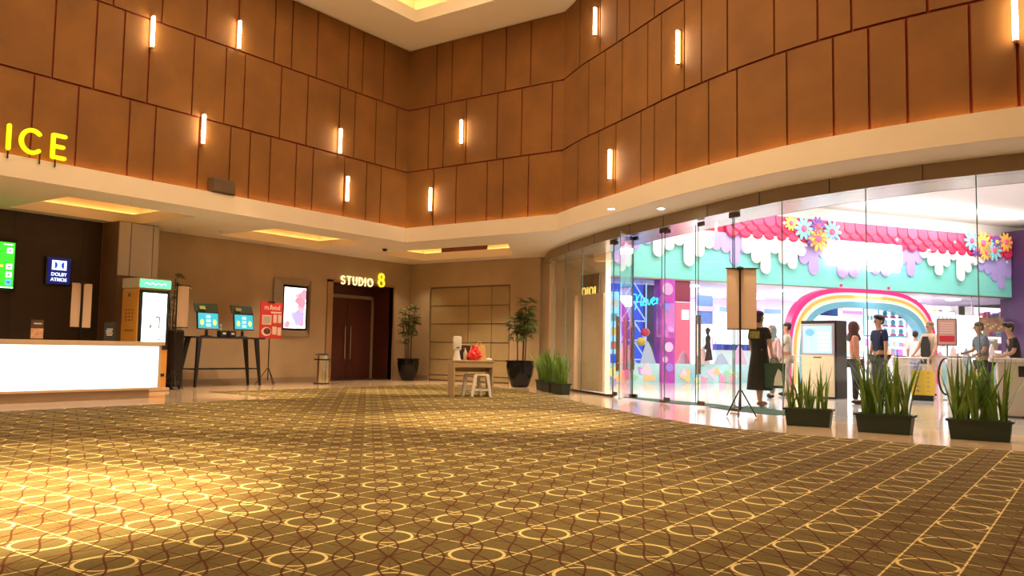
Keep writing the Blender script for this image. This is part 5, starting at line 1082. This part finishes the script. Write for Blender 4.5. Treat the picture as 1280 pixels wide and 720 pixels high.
# ================================================================== MALL OBJECTS
t = thing('information_kiosk', 'black and cream information kiosk with a pale blue touch screen behind the left trough', 'kiosk', (-5.42, 19.85, 0), -.25)
MB().bbox(-.44, .44, .0, .48, .0, 1.78, .015).build('cabinet', M['black'], t); MB().bbox(-.40, .40, -.05, .0, .04, .98, .01).build('lower_front', mat('cream_kiosk_front', (.80, .66, .44), .4), t)
MB().bbox(-.41, .41, -.05, .0, .98, 1.70, .01).build('screen_frame', mat('silver_frame', (.55, .50, .60), .35, .6), t); MB().box(-.35, .35, -.056, -.05, 1.03, 1.65).build('display', emis('map_display', (.30, .68, .95), 1.3), t)
for i in range(4):
    for r_ in range(5): MB().box(.02 + i * .08, .075 + i * .08, -.060, -.056, 1.08 + r_ * .09, 1.14 + r_ * .09).build('tile', emis('map_pale', (.55, .9, .95), 1.3), t)
MB().prism([(-.18 + .12 * math.cos(a * PI / 6), 1.50 + .09 * math.sin(a * PI / 6)) for a in range(12)], -.060, -.056).build('map_area', emis('map_blue', (.15, .35, .75), 1.0), t); MB().box(-.1, .1, -.056, -.05, .92, .94).build('label_plate', M['screen_black'], t)
def barrier(a, b, label, n, hh=.95):
    L_ = (Vector(b) - Vector(a)).length; t = thing('barrier', label, 'barrier', (a[0], a[1], 0), math.atan2(b[1] - a[1], b[0] - a[0]))
    MB().tube([(0, 0, hh), (L_, 0, hh)], .022, 8).build('rail', M['metal'], t, True); MB().tube([(0, 0, hh - .16), (L_, 0, hh - .16)], .012, 6).build('lower_rail', M['metal'], t, True)
    for i in range(n + 1): MB().box(L_ * i / n - .025, L_ * i / n + .025, -.02, .02, 0, hh).build('post', mat('cream_post', (.75, .62, .42), .4), t)
    for i in range(n): MB().box(L_ * i / n + .04, L_ * (i + 1) / n - .04, -.005, .005, .08, hh - .18).build('pane', M['glassm'], t)
barrier((-6.9, 21.2), (-4.75, 21.2), 'glass and steel barrier behind the black information kiosk', 3)
barrier((-4.45, 20.6), (-3.3, 20.9), 'glass and steel barrier behind the couple talking', 2)
barrier((-3.0, 20.6), (-1.6, 20.7), 'glass and steel barrier behind the right trough', 2, 1.0)
for x, y, lab in ((-3.95, 21.4, 'white gate pillar with a dark curved hoop left of the yellow sign'), (-2.65, 20.2, 'white gate pillar with a dark curved hoop behind the right trough')):
    t = thing('entry_gate', lab, 'gate', (x, y, 0), .1); MB().bbox(-.16, .16, -.35, .35, 0, .98, .04).build('body', mat('gate_white', (.78, .72, .66), .3), t)
    MB().tube([(-.18 + .14 * math.cos(a), -.38, .58 + .38 * math.sin(a)) for a in [PI * .45 + PI * 1.1 * i / 12 for i in range(13)]], .022, 6).build('hoop', M['black'], t, True); MB().box(-.12, .12, -.3, .3, .98, 1.0).build('top_glass', M['screen_black'], t)
t = thing('yellow_sign', 'yellow board printed with small dark symbols low behind the right trough', 'sign', (-3.42, 20.9, 0), -.05)
MB().box(-.24, .24, -.02, .02, .12, .68).build('board', mat('sign_yellow', (.85, .55, .05), .5), t); MB().box(-.22, .22, -.03, .03, 0, .12).build('foot', M['black'], t)
for c in (-.1, .12):
    for r_ in range(5): MB().tube([(c - .03, -.024, .2 + r_ * .1), (c, -.024, .235 + r_ * .1), (c + .03, -.024, .2 + r_ * .1)], .007, 4).build('symbol', MATS['menu_grey'], t)
t = thing('menu_stand', 'framed pink menu on a slim pole in front of the barista', 'sign', (-3.02, 21.7, 0), .05)
MB().tube([(0, 0, 0), (0, 0, 1.35)], .02, 8).build('pole', M['metal'], t, True); MB().lathe([(.18, 0), (.18, .02), (.03, .04)], n=20).build('base', M['metal'], t)
MB().bbox(-.21, .21, -.02, .02, 1.25, 1.88, .01).build('frame', mat('brown_grey_frame', (.16, .11, .10), .4), t); MB().box(-.18, .18, -.026, -.02, 1.28, 1.85).build('sheet', mat('dusty_pink', (.62, .34, .32), .5), t)
MB().box(-.16, .16, -.03, -.026, 1.34, 1.48).build('red_block', mat('menu_red', (.6, .02, .05), .5), t)
for i in range(5): MB().box(-.14, .14, -.03, -.026, 1.54 + i * .055, 1.56 + i * .055).build('text_line', MATS['poster_pinkish_white'], t)
t = thing('service_counter', 'long white service counter with a dark slot at the right edge', 'counter', (-1.52, 16.35, 0), .12)
MB().bbox(0, 3.2, 0, .9, 0.02, .92, .02).build('body', mat('counter_white', (.72, .64, .54), .35), t); MB().bbox(-.12, 3.3, -.08, 1.0, .92, .99, .02).build('top', mat('counter_top_white', (.85, .80, .76), .25), t)
MB().box(.3, 1.1, -.01, .005, .68, .86).build('slot', M['black'], t); MB().box(1.4, 2.6, -.01, .005, .68, .86).build('slot', M['black'], t)
t = thing('monitor', 'pale blue point-of-sale monitor on the service counter between the two men', 'screen', (-.75, 17.05, .99), -.35)
MB().tube([(0, 0, 0), (0, 0, .2)], .03, 8).build('stand', M['black'], t); MB().bbox(-.25, .25, -.015, .015, .2, .52, .01).build('panel', M['black'], t); MB().box(-.22, .22, -.02, -.015, .23, .49).build('display', emis('pos_display', (.35, .8, .9), 1.3), t)

t = thing('number_sign', 'small white plate with a black 3 behind the middle trough', 'sign', (-4.12, 20.45, 0), 0)
MB().tube([(0, 0.01, 0), (0, 0.01, .6)], .015, 6).build('pole', M['metal'], t); MB().box(-.12, .12, -.01, .0, .50, .76).build('plate', M['white'], t); text('3', .24, 'number', M['black'], t, (0, -.012, .63), bold=.004)
